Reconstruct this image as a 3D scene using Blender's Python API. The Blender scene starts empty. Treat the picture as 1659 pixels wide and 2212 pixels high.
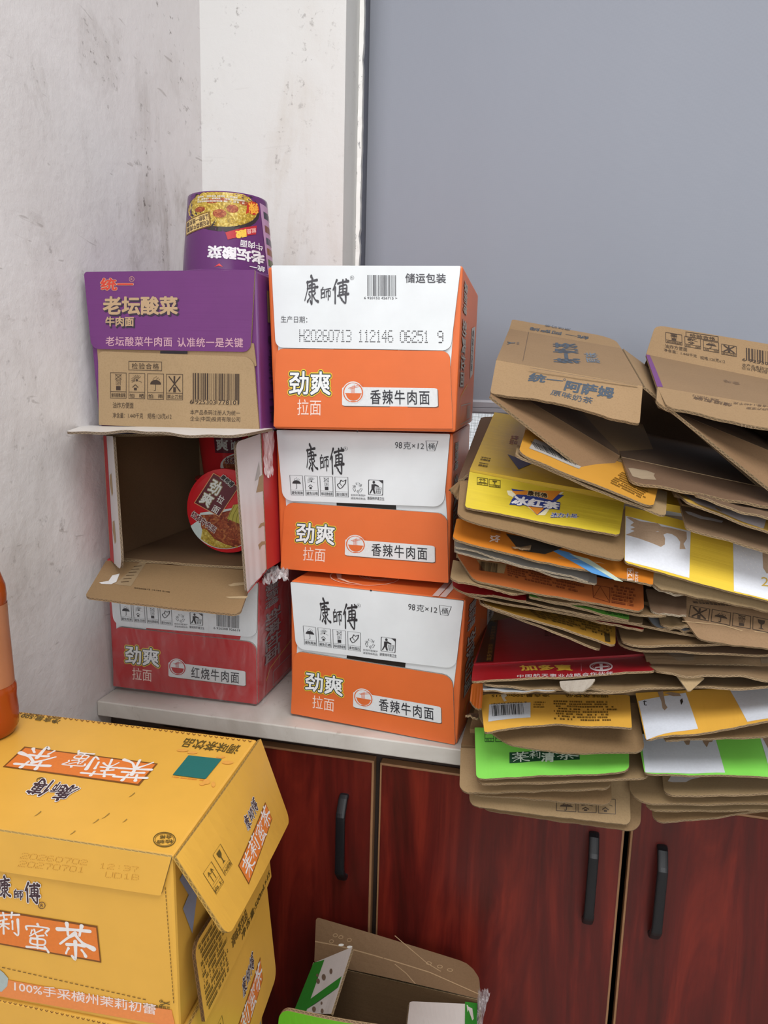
import bpy, math, random
import numpy as np
from mathutils import Vector, Matrix
from mathutils.geometry import tessellate_polygon

# ------------------------------------------------------------------ camera, sky, lights, exposure
SC = bpy.context.scene
COL = SC.collection
cam_d = bpy.data.cameras.new('camera')
cam = bpy.data.objects.new('camera', cam_d); COL.objects.link(cam)
cam.matrix_world = Matrix.Translation((0, 0, 1.3618)) @ Matrix(((0.974016, -0.063117, 0.217505), (0.225034, 0.161484, -0.960876), (0.025524, 0.984855, 0.171492))).to_4x4()
cam_d.sensor_fit = 'VERTICAL'; cam_d.sensor_height = 36.0
cam_d.lens = 36.0 * 1581.7 / 2212.0
cam_d.clip_start = 0.02
SC.camera = cam
SC.view_settings.view_transform = 'Standard'
SC.view_settings.look = 'None'
SC.view_settings.exposure = -0.02
SC.view_settings.gamma = 1.0
SC.view_settings.use_curve_mapping = False
W = bpy.data.worlds.new('daylight'); SC.world = W; W.use_nodes = True
bg = W.node_tree.nodes['Background']
bg.inputs['Color'].default_value = (0.92, 0.96, 1.0, 1); bg.inputs['Strength'].default_value = 1.15

def area(name, loc, target, sx, sy, power, col):
    d = bpy.data.lights.new(name, 'AREA'); d.shape = 'RECTANGLE'; d.size = sx; d.size_y = sy
    d.energy = power; d.color = col
    o = bpy.data.objects.new(name, d); COL.objects.link(o); o.location = loc
    o.rotation_euler = (Vector(target) - Vector(loc)).to_track_quat('-Z', 'Y').to_euler()
    return o
area('ceiling_light', (0.35, -0.05, 2.86), (0.35, 0.15, 0.0), 1.5, 1.2, 40, (1.0, 0.985, 0.96))
area('room_window_light', (0.5, -2.5, 1.75), (-0.1, 1.2, 1.1), 2.4, 1.7, 62, (0.96, 0.98, 1.0))

# ------------------------------------------------------------------ colour and materials
def lin(hx, g=1.0):
    hx = hx.lstrip('#')
    c = [int(hx[i:i+2], 16) / 255 for i in (0, 2, 4)]
    return tuple(min(0.95, g * (x / 12.92 if x <= 0.04045 else ((x + 0.055) / 1.055) ** 2.4)) for x in c) + (1.0,)
MATS = {}
def nodemat(name):
    m = bpy.data.materials.new(name); m.use_nodes = True
    nt = m.node_tree; b = nt.nodes['Principled BSDF']
    return m, nt, b
def N(nt, t, **kw):
    n = nt.nodes.new(t)
    for k, v in kw.items():
        if k in n.inputs: n.inputs[k].default_value = v
        else: setattr(n, k, v)
    return n
def ramp(nt, fac, stops):
    r = nt.nodes.new('ShaderNodeValToRGB'); e = r.color_ramp.elements
    while len(e) < len(stops): e.new(0.5)
    for q, (p, c) in zip(e, stops): q.position = p; q.color = c
    nt.links.new(fac, r.inputs['Fac']); return r.outputs['Color']
def mixc(nt, fac, a, b, mode='MIX'):
    m = nt.nodes.new('ShaderNodeMix'); m.data_type = 'RGBA'; m.blend_type = mode
    for s, v in ((m.inputs[0], fac), (m.inputs[6], a), (m.inputs[7], b)):
        if isinstance(v, (int, float, tuple)): s.default_value = v
        else: nt.links.new(v, s)
    return m.outputs[2]
def noise(nt, scale, detail=4, vec=None, rough=0.55, dist=0.0):
    n = N(nt, 'ShaderNodeTexNoise'); n.inputs['Scale'].default_value = scale; n.inputs['Detail'].default_value = detail
    n.inputs['Roughness'].default_value = rough; n.inputs['Distortion'].default_value = dist
    if vec is not None: nt.links.new(vec, n.inputs['Vector'])
    return n.outputs['Fac']
def mapping(nt, src, sc=(1, 1, 1), rot=(0, 0, 0)):
    tc = nt.nodes.new('ShaderNodeTexCoord'); mp = nt.nodes.new('ShaderNodeMapping')
    mp.inputs['Scale'].default_value = sc; mp.inputs['Rotation'].default_value = rot
    nt.links.new(tc.outputs[src], mp.inputs['Vector']); return mp.outputs['Vector']
def bump(nt, b, height, strength=0.2, dist=0.002):
    n = nt.nodes.new('ShaderNodeBump'); n.inputs['Strength'].default_value = strength; n.inputs['Distance'].default_value = dist
    nt.links.new(height, n.inputs['Height']); nt.links.new(n.outputs['Normal'], b.inputs['Normal'])
def wave(nt, vec, scale, axis='Y', dist=0.0, detail=1):
    w = nt.nodes.new('ShaderNodeTexWave'); w.bands_direction = axis; w.inputs['Scale'].default_value = scale
    w.inputs['Distortion'].default_value = dist; w.inputs['Detail'].default_value = detail
    nt.links.new(vec, w.inputs['Vector']); return w.outputs['Fac']

def coated(hx, flute=0.12, axis='Y', rough=0.42, g=1.06):
    """printed liner board: flat ink, faint mottling, corrugation telegraphing through"""
    key = ('coated', hx, flute, axis, rough, g)
    if key in MATS: return MATS[key]
    m, nt, b = nodemat('printed_board')
    uv = mapping(nt, 'UV')
    ob = mapping(nt, 'Object')
    c = lin(hx, g); d = tuple(x * 0.90 for x in c[:3]) + (1,)
    f = noise(nt, 18, 5, ob)
    nt.links.new(mixc(nt, f, d, tuple(min(.95, x * 1.07) for x in c[:3]) + (1,)), b.inputs['Base Color'])
    b.inputs['Roughness'].default_value = rough
    if flute > 0:
        fq = 42 if flute > .5 else 95
        wv = noise(nt, 1.0, 3, mapping(nt, 'UV', (2.5, fq, 1) if axis == 'Y' else (fq, 2.5, 1)), .6)
        ns = noise(nt, 9, 3, uv)
        add = N(nt, 'ShaderNodeMath', operation='MULTIPLY_ADD'); add.inputs[1].default_value = 0.35
        nt.links.new(wv, add.inputs[0]); nt.links.new(ns, add.inputs[2])
        bump(nt, b, add.outputs[0], flute, 0.006)
    MATS[key] = m; return m
def kraft(hx='A98D6C', axis='Y', g=1.0, flute=0.12):
    key = ('kraft', hx, axis, g, flute)
    if key in MATS: return MATS[key]
    m, nt, b = nodemat('kraft_board')
    uv = mapping(nt, 'UV'); ob = mapping(nt, 'Object')
    c = lin(hx, g)
    f1 = noise(nt, 7, 4, ob); f2 = noise(nt, 420, 2, ob)
    base = mixc(nt, f1, tuple(x * 0.84 for x in c[:3]) + (1,), tuple(min(.95, x * 1.12) for x in c[:3]) + (1,))
    spk = ramp(nt, f2, [(0.30, (0.90, 0.89, 0.87, 1)), (0.55, (1, 1, 1, 1))])
    nt.links.new(mixc(nt, 1.0, base, spk, 'MULTIPLY'), b.inputs['Base Color'])
    b.inputs['Roughness'].default_value = 0.78
    wv = noise(nt, 1.0, 3, mapping(nt, 'UV', (2.5, 95, 1) if axis == 'Y' else (95, 2.5, 1)), .6); ns = noise(nt, 11, 4, uv)
    add = N(nt, 'ShaderNodeMath', operation='MULTIPLY_ADD'); add.inputs[1].default_value = 0.3
    nt.links.new(wv, add.inputs[0]); nt.links.new(ns, add.inputs[2])
    bump(nt, b, add.outputs[0], flute, 0.006)
    MATS[key] = m; return m
def edge_mat(hx='9A8262'):
    """cut edge of corrugated board: two pale liners and the fluted paper between them"""
    key = ('edge', hx)
    if key in MATS: return MATS[key]
    m, nt, b = nodemat('corrugated_edge')
    tc = nt.nodes.new('ShaderNodeTexCoord'); sp = nt.nodes.new('ShaderNodeSeparateXYZ'); nt.links.new(tc.outputs['UV'], sp.inputs[0])
    def mth(op, a, bb=None):
        n = N(nt, 'ShaderNodeMath', operation=op)
        for i, v in enumerate((a, bb)):
            if v is None: continue
            if isinstance(v, (int, float)): n.inputs[i].default_value = v
            else: nt.links.new(v, n.inputs[i])
        return n.outputs[0]
    s = mth('MULTIPLY', mth('SINE', mth('MULTIPLY', sp.outputs[0], 6.2832 / 0.0075)), 0.30)
    dv = mth('ABSOLUTE', mth('SUBTRACT', mth('SUBTRACT', sp.outputs[1], 0.5), s))
    fl = mth('LESS_THAN', dv, 0.13)
    liner = mth('GREATER_THAN', mth('ABSOLUTE', mth('SUBTRACT', sp.outputs[1], 0.5)), 0.33)
    k = mth('MAXIMUM', fl, liner)
    c = lin(hx)
    nt.links.new(mixc(nt, k, tuple(x * 0.50 for x in c[:3]) + (1,), c), b.inputs['Base Color'])
    b.inputs['Roughness'].default_value = 0.85
    MATS[key] = m; return m
def ink(hx, rough=0.5, g=1.0):
    key = ('ink', hx, rough, g)
    if key in MATS: return MATS[key]
    m, nt, b = nodemat('ink')
    c = lin(hx, g); f = noise(nt, 300, 2, mapping(nt, 'Object'))
    nt.links.new(mixc(nt, f, tuple(x * 0.9 for x in c[:3]) + (1,), tuple(min(.95, x * 1.08) for x in c[:3]) + (1,)), b.inputs['Base Color'])
    b.inputs['Roughness'].default_value = rough
    MATS[key] = m; return m
def food(a, bb, c, scale=45):
    key = ('food', a, bb, c, scale)
    if key in MATS: return MATS[key]
    m, nt, b = nodemat('food_photo_print')
    ob = mapping(nt, 'Object')
    v = N(nt, 'ShaderNodeTexVoronoi'); v.inputs['Scale'].default_value = scale * 2.2; nt.links.new(ob, v.inputs['Vector'])
    n1 = noise(nt, scale, 5, ob, 0.6, 1.5)
    c1 = ramp(nt, n1, [(0.36, lin(a)), (0.48, lin(bb)), (0.60, lin(c))])
    nt.links.new(mixc(nt, v.outputs['Distance'], c1, tuple(x * .5 for x in lin(bb)[:3]) + (1,), 'MIX'), b.inputs['Base Color'])
    b.inputs['Roughness'].default_value = 0.3
    MATS[key] = m; return m
def film_mat(tint=(0.9, 0.9, 0.92, 1), amount=0.22):
    key = ('film', tint, amount)
    if key in MATS: return MATS[key]
    m = bpy.data.materials.new('plastic_film'); m.use_nodes = True; nt = m.node_tree; nt.nodes.clear()
    out = nt.nodes.new('ShaderNodeOutputMaterial'); mx = nt.nodes.new('ShaderNodeMixShader')
    tr = nt.nodes.new('ShaderNodeBsdfTransparent'); tr.inputs['Color'].default_value = (0.97, 0.97, 0.97, 1)
    gl = nt.nodes.new('ShaderNodeBsdfPrincipled'); gl.inputs['Base Color'].default_value = tint; gl.inputs['Roughness'].default_value = 0.22
    ob = mapping(nt, 'Object', (1, 1, 0.35))
    f = noise(nt, 26, 6, ob, 0.65, 1.2)
    bump(nt, gl, f, 0.9, 0.012)
    fac = ramp(nt, f, [(0.38, (amount * .35,) * 3 + (1,)), (0.52, (amount,) * 3 + (1,)), (0.66, (min(1, amount * 2.4),) * 3 + (1,))])
    nt.links.new(fac, mx.inputs[0]); nt.links.new(tr.outputs[0], mx.inputs[1]); nt.links.new(gl.outputs[0], mx.inputs[2])
    nt.links.new(mx.outputs[0], out.inputs[0])
    MATS[key] = m; return m
def plain(name, hx, rough=0.5, metal=0.0, g=1.0, nscale=30, var=0.08):
    key = ('plain', name, hx, rough, metal, g)
    if key in MATS: return MATS[key]
    m, nt, b = nodemat(name); c = lin(hx, g)
    f = noise(nt, nscale, 4, mapping(nt, 'Object'))
    nt.links.new(mixc(nt, f, tuple(x * (1 - var) for x in c[:3]) + (1,), tuple(min(.95, x * (1 + var)) for x in c[:3]) + (1,)), b.inputs['Base Color'])
    b.inputs['Roughness'].default_value = rough; b.inputs['Metallic'].default_value = metal
    MATS[key] = m; return m

def plaster(name, base, stain, amount, bump_s=0.25, marks=0.35):
    m, nt, b = nodemat(name)
    ob = mapping(nt, 'Object')
    big = noise(nt, 1.6, 6, ob, 0.62, 0.4)
    smear = noise(nt, 5.0, 8, mapping(nt, 'Object', (1, 1, 0.45), (0.5, 0.3, 0)), 0.7, 1.2)
    speck = noise(nt, 60, 3, ob, 0.7)
    f1 = ramp(nt, big, [(0.42, (0, 0, 0, 1)), (0.66, (1, 1, 1, 1))])
    f2 = ramp(nt, smear, [(0.50, (0, 0, 0, 1)), (0.66, (1, 1, 1, 1))])
    f3 = ramp(nt, speck, [(0.60, (0, 0, 0, 1)), (0.70, (1, 1, 1, 1))])
    def mul(a, v):
        n = N(nt, 'ShaderNodeMath', operation='MULTIPLY'); nt.links.new(a, n.inputs[0])
        if isinstance(v, float): n.inputs[1].default_value = v
        else: nt.links.new(v, n.inputs[1])
        return n.outputs[0]
    c1 = mixc(nt, mul(f1, amount * 0.20), lin(base), lin(stain))
    c2 = mixc(nt, mul(mul(f2, f1), amount), c1, lin(stain))
    scr = ramp(nt, noise(nt, 7, 2, mapping(nt, 'Object', (1, 2.2, 9), (0.6, 0.2, 0.3)), .5, .6), [(0.70, (0, 0, 0, 1)), (0.735, (1, 1, 1, 1))])
    c2 = mixc(nt, mul(scr, amount * marks), c2, lin('7A6F6A'))
    c3 = mixc(nt, mul(mul(f3, f2), amount * 0.9), c2, lin('5E5450'))
    nt.links.new(c3, b.inputs['Base Color']); b.inputs['Roughness'].default_value = 0.75
    hb = noise(nt, 38, 5, ob, 0.6)
    bump(nt, b, hb, bump_s, 0.004)
    return m
def wood_mat():
    m, nt, b = nodemat('mahogany_laminate')
    v1 = mapping(nt, 'Object', (6, 1, 0.75)); v2 = mapping(nt, 'Object', (110, 1, 2.2))
    n1 = noise(nt, 1.7, 6, v1, 0.62, 2.4); n2 = noise(nt, 1.0, 4, v2, 0.6)
    c1 = ramp(nt, n1, [(0.28, lin('3C100C')), (0.50, lin('5E1712')), (0.74, lin('84291B'))])
    c2 = ramp(nt, n2, [(0.3, (0.82, 0.80, 0.80, 1)), (0.65, (1.05, 1.05, 1.05, 1))])
    nt.links.new(mixc(nt, 1.0, c1, c2, 'MULTIPLY'), b.inputs['Base Color'])
    b.inputs['Roughness'].default_value = 0.38
    bump(nt, b, n2, 0.05, 0.001)
    return m
def worktop_mat():
    m, nt, b = nodemat('marbled_laminate')
    ob = mapping(nt, 'Object')
    n1 = noise(nt, 5, 6, ob, 0.6, 1.0); n2 = noise(nt, 24, 8, mapping(nt, 'Object', (1, 1, 1), (0.2, 0.3, 0.6)), 0.72, 2.0)
    c1 = ramp(nt, n1, [(0.35, lin('C2BDB6')), (0.65, lin('DAD7D2'))])
    veins = ramp(nt, n2, [(0.60, (1, 1, 1, 1)), (0.69, (0.70, 0.68, 0.65, 1)), (0.74, (1, 1, 1, 1))])
    nt.links.new(mixc(nt, 0.8, c1, veins, 'MULTIPLY'), b.inputs['Base Color']); b.inputs['Roughness'].default_value = 0.33
    return m
def blind_mat():
    m, nt, b = nodemat('blind_fabric')
    w1 = wave(nt, mapping(nt, 'Object'), 260, 'X'); w2 = wave(nt, mapping(nt, 'Object'), 260, 'Z')
    mx = N(nt, 'ShaderNodeMath', operation='MULTIPLY'); nt.links.new(w1, mx.inputs[0]); nt.links.new(w2, mx.inputs[1])
    n = noise(nt, 2.2, 4, mapping(nt, 'Object', (1.0, 1, 0.5)))
    c = mixc(nt, n, lin('9196A2'), lin('9BA0AB'))
    nt.links.new(mixc(nt, mx.outputs[0], c, lin('8D929E')), b.inputs['Base Color'])
    b.inputs['Roughness'].default_value = 1.15
    bump(nt, b, noise(nt, 3.0, 3, mapping(nt, 'Object', (2.4, 1, 0.35)), 0.5), 0.25, 0.02)
    return m

# ------------------------------------------------------------------ objects
def thing(name, label, cat, loc, group=None):
    o = bpy.data.objects.new(name, None); COL.objects.link(o); o.location = loc
    o.empty_display_size = 0.05
    o['label'] = label; o['category'] = cat
    if group: o['group'] = group
    return o
def root(o):
    while o.parent: o = o.parent
    return o
def mesh(name, verts, faces, mats, parent=None, mi=None, uvs=None, smooth=False, label=None, kind=None):
    off = Vector(root(parent).location) if parent else Vector((0, 0, 0))
    me = bpy.data.meshes.new(name)
    me.from_pydata([tuple(Vector(v) - off) for v in verts], [], faces)
    for m in (mats if isinstance(mats, (list, tuple)) else [mats]): me.materials.append(m)
    if mi: me.polygons.foreach_set('material_index', mi)
    if uvs is not None:
        l = me.uv_layers.new(name='UV')
        l.data.foreach_set('uv', [c for f in faces for i in f for c in (0, 0)] if not uvs else [c for uvf in uvs for p in uvf for c in p])
    if smooth: me.polygons.foreach_set('use_smooth', [True] * len(me.polygons))
    me.update(); me.validate()
    o = bpy.data.objects.new(name, me); COL.objects.link(o)
    if parent: o.parent = parent
    if label: o['label'] = label
    if kind: o['kind'] = kind
    return o
def box_vf(x0, y0, z0, x1, y1, z1):
    v = [(x, y, z) for z in (z0, z1) for y in (y0, y1) for x in (x0, x1)]
    f = [(0, 2, 3, 1), (4, 5, 7, 6), (0, 1, 5, 4), (2, 6, 7, 3), (0, 4, 6, 2), (1, 3, 7, 5)]
    return v, f
def box(name, a, b, mat, parent=None, bev=0.0, **kw):
    v, f = box_vf(*a, *b)
    o = mesh(name, v, f, mat, parent, **kw)
    if bev: bevel(o, bev)
    return o
def bevel(o, w, seg=2):
    import bmesh
    bm = bmesh.new(); bm.from_mesh(o.data)
    bmesh.ops.bevel(bm, geom=bm.edges[:], offset=w, segments=seg, affect='EDGES', profile=0.5)
    bm.to_mesh(o.data); bm.free()

class Surf:
    """a bent sheet: bilinear patch over TL,TR,BR,BL with a bow and a slow ripple"""
    def __init__(s, c, bow=0.0, bowv=0.0, wav=0.0, seed=0, t=0.0):
        s.c = [np.array(q, float) for q in c]; s.bow, s.bowv, s.wav, s.t = bow, bowv, wav, t
        TL, TR, BR, BL = s.c
        n = np.cross(BL - TL + BR - TR, TR - TL + BR - BL); s.n = n / np.linalg.norm(n)
        s.w = 0.5 * (np.linalg.norm(TR - TL) + np.linalg.norm(BR - BL)); s.h = 0.5 * (np.linalg.norm(BL - TL) + np.linalg.norm(BR - TR))
        r = random.Random(seed); s.ph = [r.uniform(0, 6.28) for _ in range(4)]; s.fr = [r.uniform(1.5, 3.5), r.uniform(5, 9)]
    def pt(s, u, v, off=0.0):
        TL, TR, BR, BL = s.c
        p = TL * (1 - u) * (1 - v) + TR * u * (1 - v) + BR * u * v + BL * (1 - u) * v
        d = s.bow * math.sin(math.pi * min(1, max(0, u))) + s.bowv * math.sin(math.pi * min(1, max(0, v)))
        if s.wav:
            d += s.wav * (0.7 * math.sin(s.fr[0] * u * 3.14 + s.ph[0]) + 0.3 * math.sin(s.fr[1] * u * 3.14 + s.ph[1])) * min(1, max(0, v))
        return p + s.n * (d + off)

def panel(name, parent, c, front, back=None, edge=None, t=0.004, r=(0, 0, 0, 0), bow=0, bowv=0, wav=0, rag=0, cut=None, seed=0, nu=None, nv=None, label=None):
    """a sheet of corrugated board with rounded, slightly ragged corners; returns (object, surface)"""
    S = Surf(c, bow, bowv, wav, seed, t)
    back = back or kraft(); edge = edge or edge_mat()
    rr = random.Random(seed * 7 + 3)
    rtl, rtr, rbr, rbl = [max(q, 0.0015) / S.w for q in r]
    nu = nu or (14 if max(abs(bow), wav, rag) > 0 else 8); nv = nv or 4
    if rag: nu = 34
    us = set(i / nu for i in range(nu + 1))
    for q in (max(rtl, rbl), 1 - max(rtr, rbr)):
        pass
    for rad in (rtl, rbl):
        for k in range(1, 5): us.add(rad * (1 - math.cos(k * math.pi / 8)))
    for rad in (rtr, rbr):
        for k in range(1, 5): us.add(1 - rad * (1 - math.cos(k * math.pi / 8)))
    us = sorted(us); us = [u for i, u in enumerate(us) if i == 0 or u - us[i - 1] > 1e-5]
    def inset(u, ra, rb):
        d = 0.0
        for rad, x in ((ra, u), (rb, 1 - u)):
            if x < rad: d = max(d, (rad - math.sqrt(max(0, rad * rad - (rad - x) ** 2))) * S.w / S.h)
        return d
    cols = []
    walk = 0.0
    for u in us:
        v0 = inset(u, rtl, rtr); v1 = 1 - inset(u, rbl, rbr)
        if cut: v1 -= np.interp(u, [q[0] for q in cut], [q[1] for q in cut])
        if rag:
            walk = 0.6 * walk + rr.uniform(-1, 1) * rag / S.h; v1 += walk
        cols.append([v0 + (v1 - v0) * j / nv for j in range(nv + 1)])
    n = len(us); verts = []; uvco = []
    for side in (1, -1):
        for i, u in enumerate(us):
            for v in cols[i]:
                verts.append(S.pt(u, v, side * t / 2)); uvco.append((u * S.w, v * S.h))
    F = []; MI = []; UV = []
    B = n * (nv + 1); idx = lambda i, j: i * (nv + 1) + j
    for i in range(n - 1):
        for j in range(nv):
            q = (idx(i, j), idx(i, j + 1), idx(i + 1, j + 1), idx(i + 1, j))
            F.append(q); MI.append(0); UV.append([uvco[k] for k in q])
            q2 = tuple(B + k for k in reversed(q)); F.append(q2); MI.append(1); UV.append([uvco[k] for k in q2])
    loop = [idx(i, 0) for i in range(n)] + [idx(n - 1, j) for j in range(1, nv + 1)] + [idx(i, nv) for i in range(n - 2, -1, -1)] + [idx(0, j) for j in range(nv - 1, 0, -1)]
    run = 0.0
    for a, b in zip(loop, loop[1:] + loop[:1]):
        L = float(np.linalg.norm(verts[a] - verts[b]))
        F.append((a, b, B + b, B + a)); MI.append(2); UV.append([(run, 1), (run + L, 1), (run + L, 0), (run, 0)]); run += L
    o = mesh(name, verts, F, [front, back, edge], parent, MI, UV, label=label)
    return o, S

def _pts(s, UV, off):
    u, v = UV[:, 0:1], UV[:, 1:2]
    if isinstance(s, ConeSurf): return np.array([s.pt(a, b, off) for a, b in UV])
    TL, TR, BR, BL = s.c
    P = TL * (1 - u) * (1 - v) + TR * u * (1 - v) + BR * u * v + BL * (1 - u) * v
    cu, cv = np.clip(u, 0, 1), np.clip(v, 0, 1)
    d = s.bow * np.sin(math.pi * cu) + s.bowv * np.sin(math.pi * cv)
    if s.wav: d = d + s.wav * (0.7 * np.sin(s.fr[0] * u * 3.14 + s.ph[0]) + 0.3 * np.sin(s.fr[1] * u * 3.14 + s.ph[1])) * cv
    return P + s.n * (d + off)
class ConeSurf:
    """a conical wall (paper cup); u runs over [a0,a1] of angle, v from the z of the top edge to the bottom edge, in a turned frame"""
    def __init__(s, M, a0, a1, z0, r0, z1, r1):
        s.M, s.a0, s.a1, s.z0, s.r0, s.z1, s.r1, s.t = M, a0, a1, z0, r0, z1, r1, 0.0
    def pt(s, u, v, off=0.0):
        a = s.a0 + (s.a1 - s.a0) * u; z = s.z0 + (s.z1 - s.z0) * v; r = s.r0 + (s.r1 - s.r0) * v + off
        return np.array(s.M @ Vector((r * math.cos(a), r * math.sin(a), z)))

# ------------------------------------------------------------------ flat print: lettering and marks as thin ink on a surface
GLYPH = {}
TX = bpy.data.curves.new('lettering', 'FONT'); TX.resolution_u = 2
TXO = bpy.data.objects.new('lettering', TX); COL.objects.link(TXO)
def glyphs(s, bold=0.0, spacing=1.0):
    key = (s, round(bold, 4), spacing)
    if key not in GLYPH:
        TX.body = s; TX.offset = bold; TX.space_character = spacing
        dg = bpy.context.evaluated_depsgraph_get(); dg.update()
        ev = TXO.evaluated_get(dg); me = ev.to_mesh()
        v = np.array([(q.co.x, q.co.y) for q in me.vertices]) if len(me.vertices) else np.zeros((0, 2))
        GLYPH[key] = (v, [tuple(p.vertices) for p in me.polygons]); ev.to_mesh_clear()
    return GLYPH[key]
def homog(q):
    """quad TL,TR,BR,BL -> unit square"""
    A = []; bb = []
    for (x, y), (u, v) in zip(q, ((0, 0), (1, 0), (1, 1), (0, 1))):
        A += [[x, y, 1, 0, 0, 0, -u * x, -u * y], [0, 0, 0, x, y, 1, -v * x, -v * y]]; bb += [u, v]
    h = np.linalg.solve(np.array(A, float), np.array(bb, float)); return np.append(h, 1).reshape(3, 3)
DOT = {'0': '01110 10001 10001 10001 10001 10001 01110', '1': '00100 01100 00100 00100 00100 00100 01110', '2': '01110 10001 00001 00110 01000 10000 11111',
       '3': '11110 00001 00001 01110 00001 00001 11110', '4': '00010 00110 01010 10010 11111 00010 00010', '5': '11111 10000 11110 00001 00001 10001 01110',
       '6': '01110 10000 10000 11110 10001 10001 01110', '7': '11111 00001 00010 00010 00100 00100 00100', '9': '01110 10001 10001 01111 00001 00001 01110',
       'H': '10001 10001 10001 11111 10001 10001 10001', ':': '00000 00100 00000 00000 00100 00000 00000', 'U': '10001 10001 10001 10001 10001 10001 01110',
       'D': '11110 10001 10001 10001 10001 10001 11110', 'B': '11110 10001 10001 11110 10001 10001 11110'}
class Print:
    def __init__(s, surf, frame=None, side=1):
        s.S = surf; s.H = homog(frame) if frame else None; s.side = side
        s.fn = None; s.k = 0; s.G = {}; s.cur = None; s.auto = None; s.n = 0
    def g(s, name=None):
        s.cur = None if name is None else (name, s.n); s.n += 1; return s
    def _a(s, name):
        if s.cur is None: s.auto = (name, s.n); s.n += 1
    def _e(s): s.auto = None
    def _new(s): s.n += 1; return ('printed_mark', s.n)
    def add(s, pts, faces, mat, layer):
        V, F, M, MA = s.G.setdefault(s.cur or s.auto or s._new(), ([], [], [], []))
        if mat not in MA: MA.append(mat)
        k = MA.index(mat); b = len(V)
        s.k = (s.k + 1) % 24
        off = s.S.t / 2 + 0.00028 + 0.00014 * layer + 0.000005 * s.k
        pts = np.array([tuple(q) for q in pts], float)
        if s.H is not None:
            q = np.c_[pts, np.ones(len(pts))] @ s.H.T; pts = q[:, :2] / q[:, 2:3]
        elif s.fn: pts = np.array([s.fn(x, y) for x, y in pts])
        V.extend(map(tuple, _pts(s.S, pts, s.side * off)))
        for f in faces: F.append(tuple(b + i for i in f)); M.append(k)
    def done(s, parent):
        for (name, _), (V, F, M, MA) in s.G.items(): mesh(name, V, F, MA, parent, M)
    def textq(s, st, quad, mat, bold=0.0, layer=1, spacing=1.0, outline=()):
        base, gf = glyphs(st, 0.0, spacing)
        if not len(base): return
        s._a('lettering'); lo, hi = base.min(0), base.max(0)
        q = np.array(quad, float)
        for j, (bd, mt) in enumerate(list(outline) + [(bold, mat)]):
            if bd < 0.009: sh = [(0, 0)]
            else:
                m = 4 if bd < .03 else 8 if bd < .07 else 12
                sh = [(bd * math.cos(2 * math.pi * (i + .5) / m), bd * math.sin(2 * math.pi * (i + .5) / m)) for i in range(m)]
                if bd > .05: sh += [(bd * .5 * math.cos(math.pi * i / 2), bd * .5 * math.sin(math.pi * i / 2)) for i in range(4)]
            for dx, dy in sh:
                uu = (base + (dx, dy) - lo) / (hi - lo); u = uu[:, 0:1]; w = 1 - uu[:, 1:2]
                s.add(q[0] * (1 - u) * (1 - w) + q[1] * u * (1 - w) + q[2] * u * w + q[3] * (1 - u) * w, gf, mt, layer + j)
        s._e()
    def text(s, st, x0, y0, x1, y1, mat, bold=0.0, slope=0.0, layer=1, skew=0.0, spacing=1.0, outline=()):
        d = slope * (x1 - x0); k = skew * (y1 - y0)
        s.textq(st, ((x0 + k, y0), (x1 + k, y0 + d), (x1, y1 + d), (x0, y1)), mat, bold, layer, spacing, outline)
    def quad(s, q, mat, layer=0, nx=6, ny=2):
        q = [np.array(p, float) for p in q]; P = []; F = []
        for j in range(ny + 1):
            for i in range(nx + 1):
                u, w = i / nx, j / ny
                P.append(q[0] * (1 - u) * (1 - w) + q[1] * u * (1 - w) + q[2] * u * w + q[3] * (1 - u) * w)
        for j in range(ny):
            for i in range(nx):
                a = j * (nx + 1) + i; F.append((a, a + nx + 1, a + nx + 2, a + 1))
        s.add(P, F, mat, layer)
    def rect(s, x0, y0, x1, y1, mat, layer=0, slope=0.0, nx=4, ny=2):
        d = slope * (x1 - x0); s.quad(((x0, y0), (x1, y0 + d), (x1, y1 + d), (x0, y1)), mat, layer, nx, ny)
    def poly(s, pts, mat, layer=0):
        pts = [tuple(q) for q in pts]
        if len(pts) < 3: return
        s.add(pts, [tuple(t) for t in tessellate_polygon([[Vector((x, y, 0)) for x, y in pts]])], mat, layer)
    def line(s, pts, w, mat, layer=1, w2=None):
        pts = [np.array(p, float) for p in pts]; n = len(pts)
        own = s.cur is None and s.auto is None
        if own: s._a('printed_line')
        for i, (a, b) in enumerate(zip(pts, pts[1:])):
            d = b - a; L = np.linalg.norm(d) or 1; m = np.array((-d[1], d[0])) / L / 2
            wa = w + ((w2 - w) * i / max(1, n - 1) if w2 is not None else 0); wb = w + ((w2 - w) * (i + 1) / max(1, n - 1) if w2 is not None else 0)
            e = d / L * min(wa, wb) * 0.3
            s.add([a - e - m * wa, b + e - m * wb, b + e + m * wb, a - e + m * wa], [(0, 3, 2, 1)], mat, layer)
        if own: s._e()
    def frame(s, x0, y0, x1, y1, w, mat, layer=1, slope=0.0):
        d = slope * (x1 - x0)
        s.line([(x0, y0), (x1, y0 + d), (x1, y1 + d), (x0, y1), (x0, y0)], w, mat, layer)
    def disc(s, cx, cy, rx, ry, mat, layer=0, n=28, a0=0.0, a1=6.28319):
        P = [(cx, cy)] + [(cx + rx * math.cos(a0 + (a1 - a0) * i / n), cy + ry * math.sin(a0 + (a1 - a0) * i / n)) for i in range(n + 1)]
        s.add(P, [(0, i + 2, i + 1) for i in range(n)], mat, layer)
    def ring(s, cx, cy, rx, ry, w, mat, layer=1, n=28, a0=0.0, a1=6.28319):
        s.line([(cx + rx * math.cos(a0 + (a1 - a0) * i / n), cy + ry * math.sin(a0 + (a1 - a0) * i / n)) for i in range(n + 1)], w, mat, layer)
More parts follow.
